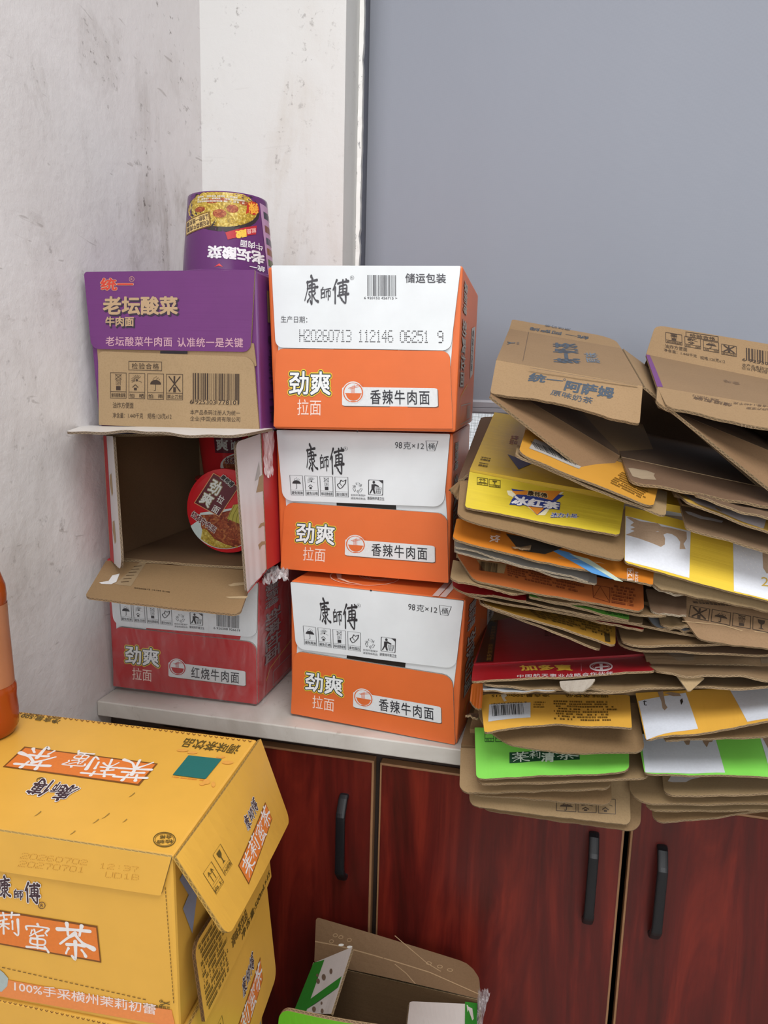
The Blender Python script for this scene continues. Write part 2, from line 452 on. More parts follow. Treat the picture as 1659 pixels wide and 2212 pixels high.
    def rrect(s, x0, y0, x1, y1, r, mat, layer=0, slope=0.0):
        P = []
        for cx, cy, a in ((x1 - r, y1 - r, 0), (x0 + r, y1 - r, 1), (x0 + r, y0 + r, 2), (x1 - r, y0 + r, 3)):
            for k in range(6):
                t = (a + k / 5) * math.pi / 2
                x = cx + r * math.cos(t); y = cy + r * math.sin(t); P.append((x, y + slope * (x - x0)))
        s.poly(P, mat, layer)
    def barcode(s, x0, y0, x1, y1, mat, seed=1, slope=0.0, layer=1, skew=0.0, fill=0.52):
        s._a('barcode'); r = random.Random(seed); x = x0; W = x1 - x0
        while x < x1:
            w = W / 95 * r.choice((1, 1, 1, 2, 2, 3)); g = W / 95 * r.choice((1, 1, 2, 2, 3)) * (1 / fill - 1)
            xe = min(x + w, x1); k = skew * (y1 - y0)
            s.add([(x + k, y0 + slope * (x - x0)), (xe + k, y0 + slope * (xe - x0)), (xe, y1 + slope * (xe - x0)), (x, y1 + slope * (x - x0))], [(0, 3, 2, 1)], mat, layer)
            x += w + g
        s._e()
    def dots(s, st, x0, y0, x1, y1, mat, slope=0.0, layer=1):
        s._a('date_code'); n = len(st); cw = (x1 - x0) / (n - 0.25); dx = cw * 0.75 / 4; dy = (y1 - y0) / 6
        for i, ch in enumerate(st):
            if ch not in DOT: continue
            for j, row in enumerate(DOT[ch].split()):
                for k, bit in enumerate(row):
                    if bit == '1':
                        cx = x0 + i * cw + k * dx; cy = y0 + j * dy + slope * (cx - x0)
                        s.disc(cx, cy, min(dx, dy) * .50, min(dx, dy) * .50, mat, layer, 7)
        s._e()
    def fine(s, q, rows, mat, seed=0, layer=1, dens=0.8):
        """a block of print too small to read: broken runs of small strokes"""
        s._a('fine_print'); q = [np.array(p, float) for p in q]; r = random.Random(seed)
        B = lambda u, w: q[0] * (1 - u) * (1 - w) + q[1] * u * (1 - w) + q[2] * u * w + q[3] * (1 - u) * w
        for j in range(rows):
            a = (j + 0.15) / rows; b = (j + 0.78) / rows; u = 0.0; end = r.uniform(0.82, 1.0)
            while u < end:
                du = r.uniform(0.018, 0.05); 
                if r.random() < dens:
                    m = (a + b) / 2; u2 = min(u + du * .8, end)
                    s.add([B(u, a), B(u2, a), B(u2, a + (b - a) * .28), B(u, a + (b - a) * .28)], [(0, 3, 2, 1)], mat, layer)
                    s.add([B(u, m), B(u2, m), B(u2, b), B(u, b)], [(0, 3, 2, 1)], mat, layer)
                u += du
        s._e()
    # ---- handling marks inside a unit box (x0,y0)-(x1,y1), with a caption strip
    def icon(s, *a, **k):
        own = s.cur is None
        if own: s.g('handling_mark')
        s._icon(*a, **k)
        if own: s.g()
    def _icon(s, kind, x0, y0, x1, y1, mat, cap='', slope=0.0, lw=None, boxed=True):
        w, h = x1 - x0, y1 - y0; lw = lw or w * 0.035
        P = lambda a, b: (x0 + a * w, y0 + b * h + slope * a * w)
        ch = 0.74 if cap else 1.0
        if boxed:
            s.line([P(0, 0), P(1, 0), P(1, 1), P(0, 1), P(0, 0)], lw, mat)
            if cap: s.line([P(0, ch), P(1, ch)], lw, mat)
        if cap: s.textq(cap, (P(.05, .80), P(.95, .80), P(.95, .96), P(.05, .96)), mat, 0.012)
        H = lambda a, b: P(a, b * ch)
        if kind == 'rain':
            s.poly([H(.5 + .34 * math.cos(a), .56 + .24 * math.sin(a)) for a in np.linspace(math.pi, 2 * math.pi, 12)], mat, 1)
            s.line([H(.5, .5), H(.5, .84), H(.47, .9), H(.4, .88)], lw * 1.2, mat)
            for a, b in ((.42, .2), (.54, .14), (.66, .2), (.36, .28), (.74, .27), (.58, .25)): s.line([H(a, b), H(a - .03, b + .05)], lw, mat)
        elif kind == 'sun':
            s.disc(*H(.5, .36), .07 * w, .05 * h, mat, 1, 10)
            for k in range(11):
                a = math.pi * (0.95 + 1.1 * k / 10) - .25 if k < 9 else (.4 if k == 9 else 2.75)
                s.line([H(.5 + .12 * math.cos(a), .36 + .11 * math.sin(a)), H(.5 + .34 * math.cos(a), .36 + .28 * math.sin(a))], lw * .8, mat)
            s.line([H(.24, .74), H(.4, .6), H(.58, .74)], lw * 1.6, mat); s.quad((H(.32, .76), H(.5, .76), H(.5, .9), H(.32, .9)), mat, 1, 1, 1)
        elif kind == 'stack':
            s.line([H(.34, .1), H(.66, .1), H(.66, .34), H(.34, .34), H(.34, .1)], lw * .8, mat); s.line([H(.3, .08), H(.7, .36)], lw, mat); s.line([H(.7, .08), H(.3, .36)], lw, mat)
            s.line([H(.36, .4), H(.64, .4), H(.64, .64), H(.36, .64), H(.36, .4)], lw * .7, mat); s.textq('20', (H(.42, .45), H(.58, .45), H(.58, .6), H(.42, .6)), mat, .01)
            s.quad((H(.36, .7), H(.64, .7), H(.64, .92), H(.36, .92)), mat, 1, 1, 1)
        elif kind == 'step':
            s.line([H(.2, .62), H(.18, .5), H(.36, .42), H(.46, .2), H(.6, .3), H(.84, .18), H(.78, .44), H(.52, .72), H(.36, .8), H(.2, .62)], lw * 2.2, mat)
            s.line([H(.36, .42), H(.52, .6)], lw * 1.4, mat)
        elif kind == 'knife':
            s.line([H(.16, .12), H(.84, .9)], lw * 2.4, mat); s.line([H(.84, .12), H(.16, .9)], lw * 2.4, mat)
            s.quad((H(.44, .1), H(.54, .08), H(.54, .55), H(.44, .55)), mat, 1, 1, 1); s.quad((H(.42, .68), H(.58, .68), H(.58, .95), H(.42, .95)), mat, 1, 1, 1)
        elif kind == 'recycle':
            for k in range(3):
                a = k * 2.0944 - 1.5708; p = lambda r, d: H(.5 + r * math.cos(a + d), .54 + r * math.sin(a + d))
                s.line([p(.50, -.34), p(.50, .34), p(.40, .95)], lw * 1.3, mat); s.line([p(.32, -.40), p(.30, .45), p(.36, .95)], lw * 1.3, mat); s.line([p(.50, -.34), p(.32, -.40)], lw * 1.3, mat)
                s.line([p(.56, .85), p(.36, 1.25), p(.20, .75)], lw * 1.3, mat)
        elif kind == 'bin':
            s.line([P(.06, 0), P(.94, 0), P(1, .06), P(1, .94), P(.94, 1), P(.06, 1), P(0, .94), P(0, .06), P(.06, 0)], lw * 1.4, mat)
            s.disc(*P(.36, .15), .09 * w, .1 * h, mat, 1, 12)
            s.poly([P(.2, .3), P(.46, .26), P(.74, .4), P(.7, .46), P(.44, .4), P(.42, .62), P(.5, .92), P(.38, .92), P(.28, .66), P(.14, .92), P(.06, .9), P(.2, .6)][::-1], mat, 1)
            s.line([P(.52, .5), P(.58, .9), P(.82, .9), P(.9, .5), P(.52, .5)], lw, mat)
            for a in (.62, .7, .78): s.line([P(a, .5), P(a, .9)], lw * .7, mat)
            for b in (.62, .76): s.line([P(.54, b), P(.87, b)], lw * .7, mat)
            s.poly([P(.7, .02), P(.98, .02), P(.98, .22)][::-1], mat, 1)
        elif kind == 'up':
            for a in (.34, .66):
                s.line([H(a, .26), H(a, .8)], lw * 1.3, mat); s.line([H(a - .13, .4), H(a, .2), H(a + .13, .4)], lw * 1.2, mat)
            s.line([H(.15, .86), H(.85, .86)], lw, mat)
        elif kind == 'glass':
            s.poly([H(.28, .14), H(.72, .14), H(.68, .4), H(.54, .52), H(.54, .76), H(.68, .84), H(.32, .84), H(.46, .76), H(.46, .52), H(.32, .4)][::-1], mat, 1)

K_ = '2F2E33'      # dark print
def carton_body(parent, c, depth, mat, name='body', inner=None):
    """closed carton: front corners TL,TR,BR,BL and a depth vector"""
    D = np.array(depth, float); f = [np.array(p, float) for p in c]
    v = f + [p + D for p in f]
    F = [(3, 2, 1, 0), (4, 5, 6, 7), (0, 1, 5, 4), (2, 3, 7, 6), (1, 2, 6, 5), (3, 0, 4, 7)]
    o = mesh(name, v, F, mat, parent); bevel(o, 0.0035)
    return o
def shifted(c, d):
    return [tuple(np.array(p) + np.array(d)) for p in c]

# ------------------------------------------------------------------ the room
M_WALL = plaster('stained_plaster', 'D9D6D7', '9A918B', 1.0, 0.45)
M_PIER = plaster('white_plaster', 'DDDDDC', 'C4BAAE', 0.6, 0.25, 0.10)
M_REV = plaster('reveal_plaster', 'D9D9D6', 'C4C0BA', 0.3, 0.12, 0.1)
M_FLOOR = plain('floor_tile', '9A948C', 0.4, nscale=6, var=0.15)
WT = 0.80                                            # worktop height
XL, YB, XR = -0.7531, 1.510, -0.4430                 # left wall, back wall face, window reveal
def struct(name, a, b, mat, bev=0):
    o = box(name, a, b, mat, bev=bev); o['kind'] = 'structure'; return o
struct('floor', (-0.90, -2.6, -0.10), (3.0, 1.80, 0.0), M_FLOOR)
struct('wall_left', (XL - 0.12, -2.6, 0.0), (XL, 1.80, 2.9), M_WALL)
struct('ceiling', (-0.90, -2.6, 2.9), (3.0, 1.80, 3.0), M_PIER)
struct('wall_right', (2.9, -2.6, 0.0), (3.0, 1.80, 2.9), M_PIER)
struct('wall_front', (-0.90, -2.7, 0.0), (3.0, -2.6, 2.9), M_PIER)
def wall_back():
    parts = [((XL, YB, 0.0), (XR, 1.80, 2.9)), ((XR, YB, 0.0), (2.9, 1.80, 1.18)), ((XR, YB, 2.62), (2.9, 1.80, 2.9))]
    V = []; F = []; MI = []
    for a, b in parts:
        v, f = box_vf(*a, *b); k = len(V); V += v; F += [tuple(i + k for i in q) for q in f]; MI += [0] * 6
    MI[5] = 1                                        # the reveal side of the pier
    o = mesh('wall_back', V, F, [M_PIER, M_REV], mi=MI); o['kind'] = 'structure'
wall_back()
# ragged bead of white sealant where the reveal meets the window frame
def sealant():
    r = random.Random(5); V = []; F = []; n = 90
    for i in range(n + 1):
        z = 1.18 + (2.62 - 1.18) * i / n
        w = 0.0092 + r.uniform(-0.0006, 0.0006) - (0.002 if r.random() < .08 else 0)
        y = 1.606 + r.uniform(-.0015, .0015)
        V += [(XR + .0005, y, z), (XR + w, y + .002, z), (XR + w, 1.628, z), (XR + .0005, 1.628, z)]
    for i in range(n):
        a = 4 * i
        for k in range(4): F.append((a + k, a + (k + 1) % 4, a + 4 + (k + 1) % 4, a + 4 + k))
    F += [(3, 2, 1, 0), (4 * n, 4 * n + 1, 4 * n + 2, 4 * n + 3)]
    m, nt, b = nodemat('chipped_sealant')
    f = noise(nt, 90, 6, mapping(nt, 'Object', (1, 1, .35)), .7)
    nt.links.new(ramp(nt, f, [(0.60, lin('F0F0EE')), (0.68, lin('77767A'))]), b.inputs['Base Color'])
    o = mesh('trim_1', V, F, m); o['kind'] = 'structure'
sealant()
# window: dark frame, glass, insect mesh
M_FRAME = plain('grey_window_frame', '484B58', 0.45)
win = bpy.data.objects.new('window_1', None); COL.objects.link(win); win.location = (0.4, 1.66, 1.18); win['kind'] = 'structure'
def winframe():
    V = []; F = []
    for a, b in (((XR + .006, 1.622, 1.18), (XR + .046, 1.69, 2.62)), ((1.55, 1.622, 1.18), (1.60, 1.69, 2.62)), ((XR + .046, 1.64, 1.18), (1.55, 1.69, 1.215)), ((XR + .046, 1.63, 2.58), (1.55, 1.69, 2.62)), ((0.56, 1.64, 1.215), (0.61, 1.69, 2.58))):
        v, f = box_vf(*a, *b); k = len(V); V += v; F += [tuple(i + k for i in q) for q in f]
    mesh('window_frame', V, F, M_FRAME, win)
winframe()
g, nt, b = nodemat('window_glass'); b.inputs['Base Color'].default_value = (1, 1, 1, 1); b.inputs['Roughness'].default_value = 0.02
b.inputs['Transmission Weight'].default_value = 1.0; b.inputs['IOR'].default_value = 1.02
box('window_pane', (XR + .046, 1.668, 1.215), (0.56, 1.672, 2.58), g, win)
box('window_pane', (0.61, 1.668, 1.215), (1.55, 1.672, 2.58), g, win)
def insect_screen():
    m = plain('screen_wire', 'A9A9A6', 0.6)
    V = []; F = []; w = 0.0007; y = 1.652
    x = XR + .05
    def bar(a, b, c, d):
        k = len(V); V.extend([(a, y, b), (c, y, b), (c, y, d), (a, y, d)]); F.append((k, k + 1, k + 2, k + 3))
    while x < 0.25:
        bar(x, 1.215, x + w, 1.36); x += 0.0026
    z = 1.216
    while z < 1.36:
        bar(XR + .05, z, .25, z + w); z += 0.0026
    o = mesh('insect_screen', V, F, m, win, kind='stuff')
insect_screen()
# roller blind
M_BLIND = blind_mat()
bl = thing('roller_blind', 'grey woven roller blind pulled down in front of the window', 'blind', (0.35, 1.60, 1.306))
def blind():
    nx, nz = 40, 40; V = []; F = []; UV = []
    x0, x1, z0, z1 = -0.4185, 1.50, 1.332, 2.60
    for s in (0, 0.0012):
        for j in range(nz + 1):
            for i in range(nx + 1):
                x = x0 + (x1 - x0) * i / nx; z = z0 + (z1 - z0) * j / nz
                V.append((x, 1.600 + s + 0.0020 * math.sin(x * 9 + 1.3 * math.sin(z * 2.2)) + 0.0012 * math.sin(x * 23 + z), z))
    n = (nx + 1) * (nz + 1)
    for j in range(nz):
        for i in range(nx):
            a = j * (nx + 1) + i
            F.append((a, a + 1, a + nx + 2, a + nx + 1)); F.append((n + a, n + a + nx + 1, n + a + nx + 2, n + a + 1))
    for i in range(nz):
        a = i * (nx + 1); F.append((a, a + nx + 1, n + a + nx + 1, n + a))
    mesh('fabric', V, F, M_BLIND, bl, smooth=True)
blind()
def blind_bar():
    prof = [(-.007, 0), (-.009, .004), (-.009, .011), (-.0075, .0125), (-.009, .014), (-.009, .024), (-.006, .029), (.006, .029), (.008, .024), (.008, .004), (.006, 0)]
    V = []; F = []; n = len(prof)
    for x in (-0.421, 1.503):
        for y, z in prof: V.append((x, 1.6006 + y, 1.3055 + z))
    for i in range(n): F.append((i, (i + 1) % n, n + (i + 1) % n, n + i))
    F += [tuple(range(n))[::-1], tuple(range(n, 2 * n))]
    mesh('bottom_bar', V, F, plain('blind_bar_metal', 'A3A4AC', 0.35, 0.3), bl, label='pale metal bottom bar')
blind_bar()

# ------------------------------------------------------------------ worktop and cabinets
top = box('worktop', (XL + .001, 1.0715, WT - .0275), (0.64, YB - .001, WT), worktop_mat(), bev=0.002)
top['label'] = 'off-white marbled worktop under the stacked cartons'; top['category'] = 'worktop'
M_WOOD = wood_mat(); M_BAND = plain('tan_edge_band', '9A7250', 0.55, nscale=80, var=.15); M_DARK = plain('cabinet_carcass', '3A2C26', 0.6)
M_HAND = plain('black_handle_metal', '131419', 0.42, 0.0)
def handle(parent, x, zc, y):
    path = [(0.0, .0742), (-.004, .0742), (-.0075, .0725), (-.0205, .0535), (-.0225, .0490), (-.0228, .044), (-.0228, -.046), (-.0222, -.052), (-.0195, -.057), (-.0075, -.0725), (-.004, -.0742), (0.0, -.0742)]
    V = []; F = []; ns = 20
    for i, (yy, zz) in enumerate(path):
        a = path[max(0, i - 1)]; b = path[min(len(path) - 1, i + 1)]
        t = np.array((b[0] - a[0], b[1] - a[1])); t = t / np.linalg.norm(t); nrm = np.array((-t[1], t[0]))
        wx = 0.0078 if i < 7 else 0.0084
        for k in range(ns):
            an = 2 * math.pi * k / ns
            sx = math.copysign(abs(math.cos(an)) ** .8, math.cos(an)) * wx; sn = math.copysign(abs(math.sin(an)) ** .45, math.sin(an)) * .0050
            V.append((x + sx, y + yy + nrm[0] * sn - .0001, zc + zz + nrm[1] * sn))
    for i in range(len(path) - 1):
        for k in range(ns):
            a = i * ns + k; b2 = i * ns + (k + 1) % ns; F.append((a, b2, b2 + ns, a + ns))
    F += [tuple(range(ns))[::-1], tuple(range((len(path) - 1) * ns, len(path) * ns))]
    mesh('handle', V, F, M_HAND, parent, smooth=False, label='black bow handle')
def cabinet(label, x0, x1, doors):
    t = thing('base_cabinet', label, 'cabinet', ((x0 + x1) / 2, 1.30, 0.0), 'base cabinets under the worktop')
    # carcass: sides, bottom, back, top rail
    V = []; F = []
    for a, b in (((x0, 1.112, .0), (x0 + .016, 1.50, .772)), ((x1 - .016, 1.112, 0), (x1, 1.50, .772)), ((x0 + .016, 1.112, .08), (x1 - .016, 1.49, .096)), ((x0 + .016, 1.49, .0), (x1 - .016, 1.50, .772)), ((x0 + .016, 1.112, .72), (x1 - .016, 1.128, .772)), ((x0 + .016, 1.14, 0.0), (x1 - .016, 1.155, .08))):
        v, f = box_vf(*a, *b); k = len(V); V += v; F += [tuple(i + k for i in q) for q in f]
    mesh('carcass', V, F, M_DARK, t)
    for a, b, hx, ztop in doors:
        d = box('door', (a, 1.0905, .09), (b, 1.109, ztop), M_BAND, t, bev=.0012)
        box('door_face', (a + .0035, 1.0893, .0935), (b - .0035, 1.0907, ztop - .0035), M_WOOD, d)
        handle(d, hx, hx_z[hx], 1.0893)
hx_z = {-0.3018: .606, 0.1022: .606, 0.2029: .6015}
cabinet('dark red wood cabinet with one door beneath the left carton stacks', -0.7515, -0.2477, [(-0.6500, -0.2527, -0.3018, .7495)])
cabinet('dark red wood cabinet with two doors beneath the flattened cardboard pile', -0.2475, 0.5600, [(-0.2425, 0.1472, 0.1022, .7480), (0.1560, 0.5480, 0.2029, .7480)])

# ------------------------------------------------------------------ noodle cartons
OR = 'DA6C35'; WH = 'D9DEE2'; RD = 'B62C30'; PU = '67306E'
GREY = ink('4A4A50')
def seal(p, x, y, rx, ry, mat, w=None, layer=1):
    p.g('registered_mark'); p.ring(x, y, rx, ry, w or rx * .16, mat, layer, 16); p.text('R', x - rx * .42, y - ry * .5, x + rx * .42, y + ry * .5, mat, 0.0, layer=layer); p.g()
# brush-written wordmark: each stroke a list of points in a 100 x 100 cell, with start and end width
BRUSH = {
 '康': [([(48, 2), (56, 14)], 13, 12), ([(20, 24), (52, 19), (86, 15)], 8, 9), ([(24, 22), (22, 52), (6, 88)], 9, 5), ([(34, 36), (70, 30), (70, 54)], 7, 8), ([(22, 47), (52, 43), (90, 40)], 6, 8), ([(34, 59), (70, 55)], 6, 7),
       ([(52, 22), (52, 60), (52, 100), (42, 90)], 10, 8), ([(32, 66), (40, 74)], 6, 8), ([(24, 92), (42, 78)], 9, 5), ([(74, 62), (60, 74)], 7, 5), ([(56, 68), (74, 86), (92, 92)], 6, 10)],
 '師': [([(30, 14), (20, 30)], 8, 6), ([(16, 30), (16, 86)], 9, 8), ([(16, 32), (42, 28), (42, 50)], 7, 8), ([(18, 52), (42, 48)], 6, 7), ([(18, 60), (42, 56), (42, 80)], 6, 8), ([(16, 84), (42, 80)], 7, 6),
       ([(52, 28), (92, 22)], 7, 9), ([(58, 42), (56, 78)], 8, 7), ([(58, 42), (88, 38), (88, 74), (80, 70)], 7, 8), ([(73, 24), (73, 98)], 9, 7)],
 '傅': [([(30, 4), (8, 44)], 10, 6), ([(20, 34), (20, 98)], 10, 8), ([(36, 18), (98, 8)], 8, 10), ([(46, 30), (44, 60)], 8, 7), ([(46, 30), (86, 24), (86, 54)], 7, 9), ([(46, 42), (86, 38)], 5, 6), ([(46, 55), (86, 51)], 5, 6),
       ([(66, 4), (66, 58)], 9, 8), ([(84, 0), (92, 8)], 7, 9), ([(36, 68), (98, 60)], 8, 10), ([(82, 58), (82, 96), (66, 90)], 10, 7), ([(50, 74), (60, 84)], 7, 10)],
 '茉': [([(6, 22), (94, 14)], 9, 8), ([(32, 4), (36, 32)], 9, 6), ([(66, 0), (60, 30)], 9, 6), ([(20, 44), (80, 38)], 8, 8), ([(4, 62), (96, 54)], 9, 8), ([(50, 30), (52, 100)], 11, 7), ([(48, 62), (8, 96)], 9, 4), ([(54, 62), (70, 84), (100, 94)], 7, 10)],
 '莉': [([(6, 16), (94, 10)], 8, 8), ([(30, 2), (34, 26)], 8, 6), ([(66, 0), (62, 24)], 8, 6), ([(44, 30), (12, 42)], 8, 6), ([(4, 56), (52, 50)], 8, 7), ([(30, 38), (30, 96)], 9, 7), ([(28, 56), (4, 84)], 7, 4), ([(34, 60), (50, 72)], 6, 8), ([(66, 38), (66, 74)], 8, 6), ([(88, 30), (88, 96), (72, 88)], 10, 6)],
 '蜜': [([(50, 0), (54, 8)], 9, 8), ([(10, 26), (12, 12), (90, 10), (84, 24)], 7, 7), ([(30, 26), (26, 40)], 6, 5), ([(38, 22), (48, 44), (74, 40)], 6, 6), ([(70, 18), (22, 50)], 6, 5), ([(80, 30), (86, 38)], 6, 6), ([(26, 58), (76, 56), (74, 76), (28, 78), (26, 58)], 7, 7), ([(50, 48), (52, 92)], 8, 7), ([(12, 94), (84, 90)], 8, 8), ([(78, 82), (92, 100)], 7, 8)],
 '茶': [([(4, 22), (92, 12)], 11, 9), ([(30, 0), (32, 34)], 10, 6), ([(70, 0), (64, 30)], 10, 6), ([(52, 26), (8, 66)], 11, 5), ([(50, 28), (72, 50), (104, 62)], 7, 13), ([(28, 64), (78, 58)], 9, 9), ([(52, 50), (52, 102), (42, 96)], 10, 7), ([(32, 74), (24, 92)], 7, 5), ([(70, 72), (82, 88)], 6, 9)],
}
def brush(p, st, quads, mat, layer=1, grow=0.0, halo=None):
    """hand-lettered signs, one per quad TL,TR,BR,BL"""
    own = p.cur is None
    if own: p.g('wordmark')
    for ch, q in zip(st, quads):
        q = [np.array(a, float) for a in q]
        sc = 0.5 * (np.linalg.norm(q[1] - q[0]) + np.linalg.norm(q[3] - q[0])) / 100
        B = lambda x, y: q[0] * (1 - x / 100) * (1 - y / 100) + q[1] * (x / 100) * (1 - y / 100) + q[2] * (x / 100) * (y / 100) + q[3] * (1 - x / 100) * (y / 100)
        for pts, w0, w1 in BRUSH[ch]:
            c = [np.array(a, float) for a in pts]
            if len(c) == 2: c = [c[0], c[0] * .5 + c[1] * .5 + np.array((0, -1.5)), c[1]]
            c = [2 * c[0] - c[1]] + c + [2 * c[-1] - c[-2]]; P = []
            for a0, a1, a2, a3 in zip(c, c[1:], c[2:], c[3:]):
                for k in range(5):
                    t = k / 5; P.append(.5 * (2 * a1 + (a2 - a0) * t + (2 * a0 - 5 * a1 + 4 * a2 - a3) * t * t + (3 * a1 - a0 - 3 * a2 + a3) * t ** 3))
            P.append(c[-2]); n = len(P)
            prof = [(w0 + (w1 - w0) * k / (n - 1)) * (1.0 + .16 * math.cos(2 * math.pi * k / (n - 1))) for k in range(n)]
            D = [np.array(P[min(n - 1, k + 1)]) - np.array(P[max(0, k - 1)]) for k in range(n)]
            Nn = [np.array((-d[1], d[0])) / (np.linalg.norm(d) or 1) for d in D]
            for extra, mt, ly in (((11, halo, layer - 1),) if halo else ()) + ((grow, mat, layer),):
                L = [B(*(P[k] + Nn[k] * (prof[k] + extra) / 2)) for k in range(n)]; R_ = [B(*(P[k] - Nn[k] * (prof[k] + extra) / 2)) for k in range(n)]
                p.add(L + R_, [(k, k + 1, n + k + 1, n + k) for k in range(n - 1)], mt, ly)
                for e in (0, n - 1):
                    rr = (prof[e] + extra) / 2
                    p.add([B(*(P[e] + rr * np.array((math.cos(2 * math.pi * k / 9), math.sin(2 * math.pi * k / 9))))) for k in range(9)], [tuple(range(9))], mt, ly)
    if own: p.g()
def cells(q, n, gap=0.06, sizes=None):
    """split a quad into n cells along its top edge"""
    q = [np.array(a, float) for a in q]; out = []
    for i in range(n):
        a, b = (i + gap / 2) / n, (i + 1 - gap / 2) / n
        s = sizes[i] if sizes else (0, 1)
        f = lambda u, w: q[0] * (1 - u) * (1 - w) + q[1] * u * (1 - w) + q[2] * u * w + q[3] * (1 - u) * w
        out.append((f(a, s[0]), f(b, s[0]), f(b, s[1]), f(a, s[1])))
    return out
def rq(x0, y0, x1, y1, slope=0.0, skew=0.0):
    d = slope * (x1 - x0); k = skew * (y1 - y0)
    return ((x0 + k, y0), (x1 + k, y0 + d), (x1, y1 + d), (x0, y1))
def noodle_lower(S, parent, taste, base):
    """lower flap: big two-sign mark, two-sign line, white pill with bowl mark"""
    p = Print(S)
    p.text('劲爽', .088, .285, .328, .580, ink('E9EDEF'), .022, layer=3, outline=((.105, ink('E2C83C')), (.066, ink('33383F'))))
    p.text('拉面', .137, .64, .275, .845, ink('F3D9CE'), .004)
    w = ink('DDE1E4')
    p.g('taste_panel'); p.rrect(.398, .483, .930, .728, .02, ink('6B4A3A'), 1); p.rrect(.395, .475, .926, .718, .02, w, 2)
    p.disc(.458, .545, .062, .142, w, 3); p.ring(.458, .545, .054, .124, .007, ink(base), 4)
    p.disc(.460, .560, .042, .09, ink(base), 5, 14, 0, math.pi); p.rect(.414, .553, .506, .566, ink(base), 5)
    p.line([(.432, .490), (.515, .432)], .005, ink(base), 5); p.line([(.440, .500), (.517, .452)], .005, ink(base), 5)
    for k in range(4): p.line([(.447 + .006 * k, .475 - .01 * k), (.449 + .006 * k, .55)], .0025, ink(base), 5)
    p.rect(.445, .655, .475, .668, ink(base), 5); p.g()
    p.text(taste, .556, .505, .882, .690, ink('2E2F36'), .012, layer=4, spacing=1.18)
    return p.done(parent)
def noodle_upper(S, parent, full=True, code=False):
    p = Print(S); k = ink(K_)
    if full:
        brush(p, '康師傅', [rq(.168, .19, .245, .56, .0, -.02), rq(.248, .30, .312, .56), rq(.312, .23, .402, .60)], k, 2)
        seal(p, .413, .235, .011, .027, k, .0016)
        p.text('98', .700, .125, .740, .215, k, .0, .0); p.text('克×12', .747, .120, .864, .222, k, .004)
        p.g('cup_mark'); p.line([(.872, .10), (.938, .10), (.924, .235), (.883, .235), (.872, .10)], .0035, k); p.text('桶', .886, .128, .922, .216, k, .008); p.g()
    for i, (kd, cp) in enumerate((('rain', '避免雨淋'), ('sun', '避免日晒'), ('stack', '堆码层数极限'), ('step', '请勿踩压'))):
        p.icon(kd, .060 + .0945 * i, .635, .060 + .0945 * i + .080, .915, k, cp)
    p.icon('recycle', .452, .700, .512, .845, k, boxed=False)
    p.text('支持环境保护', .438, .868, .530, .898, k, .008); p.text('请使用纸制品', .438, .912, .530, .944, k, .008)
    p.icon('bin', .550, .660, .636, .868, k); p.text('请保持环境卫生', .542, .895, .646, .940, k, .012)
    if code:
        p.barcode(.73, .62, .885, .86, k, 4); p.text('6 920208 926619', .71, .875, .89, .915, k, .01)
    else: p.disc(.484, -.006, .006, .014, k, 1, 12)
    return p.done(parent)
def side_print(S, parent, dark='B9B2AC', u0=.10):
    p = Print(S); k = ink(dark); d = ink('3B3036')
    p.textq('康師傅', ((.26, .07), (.26, .26), (.08, .26), (.08, .07)), k, .02, 2, outline=((.035, d),))
    p.textq('劲爽拉面', ((.30, .30), (.30, .72), (.08, .72), (.08, .30)), k, .02, 2, outline=((.035, d),))
    p.g('side_art'); p.line([(.10, .86), (.16, .78), (.34, .74), (.52, .70)], .008, ink('D9B04A'), 1)
    p.quad(((.62, .30), (.86, .26), (.84, .62), (.66, .66)), ink('C3BBB6'), 0, 3, 3)
    p.textq('香辣牛肉面', ((.78, .30), (.78, .60), (.68, .60), (.68, .30)), d, .01, 1)
    for i in range(5): p.line([(.42 + .04 * i, .30 + .02 * i), (.46 + .045 * i, .56)], .004, k, 1)
    p.g(); p.frame(.20, .84, .80, .965, .006, k); p.barcode(.55, .855, .76, .95, k, 9)
    return p.done(parent)

M_OR = coated(OR, .05); M_WH = coated(WH, .06); M_OR2 = coated(OR, .10)
ORC = {}
def noodle_carton(label, F, depth, up, lo, taste, base, hexs, kind='full', rb=.012):
    """F front corners TL,TR,BR,BL; up/lo the two front flaps as corner lists"""
    base_pt = np.mean([np.array(F[3]), np.array(F[2]), np.array(F[3]) + np.array(depth), np.array(F[2]) + np.array(depth)], 0)
    t = thing('noodle_carton', label, 'carton', tuple(base_pt), 'closed noodle cartons')
    carton_body(t, F, depth, hexs['body'])
    # pale inner side flap showing in the slit between the front flaps
    mixp = lambda a, b, w: tuple(np.array(a) * w + np.array(b) * (1 - w) + np.array((0, .0030, 0)))
    c = [mixp(up[0], up[3], .22), mixp(up[1], up[2], .22), mixp(lo[1], lo[2], .80), mixp(lo[0], lo[3], .80)]
    c[0] = (c[0][0] + .004, c[0][1], c[0][2]); c[3] = (c[3][0] + .004, c[3][1], c[3][2])
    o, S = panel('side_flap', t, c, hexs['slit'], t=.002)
    p = Print(S); p.g('painted_gap_shade'); p.rect(.33, .40, .70, .60, ink('17130F')); p.g(); p.done(o)  # near-black patch paints the dark interior seen through the flap gap
    u, Su = panel('upper_flap', t, up, hexs['up'], kraft(), edge_mat('A9A49C'), .0035, (0.002, 0.002, rb, rb), wav=.0008, seed=len(label), nu=16)
    l, Sl = panel('lower_flap', t, lo, hexs['lo'], kraft(), edge_mat('A9A49C'), .0035, (rb, rb, .002, .002), wav=.0005, seed=len(label) + 5, nu=16)
    return t, u, Su, l, Sl
DEP = (-0.012, 0.335, 0.0)
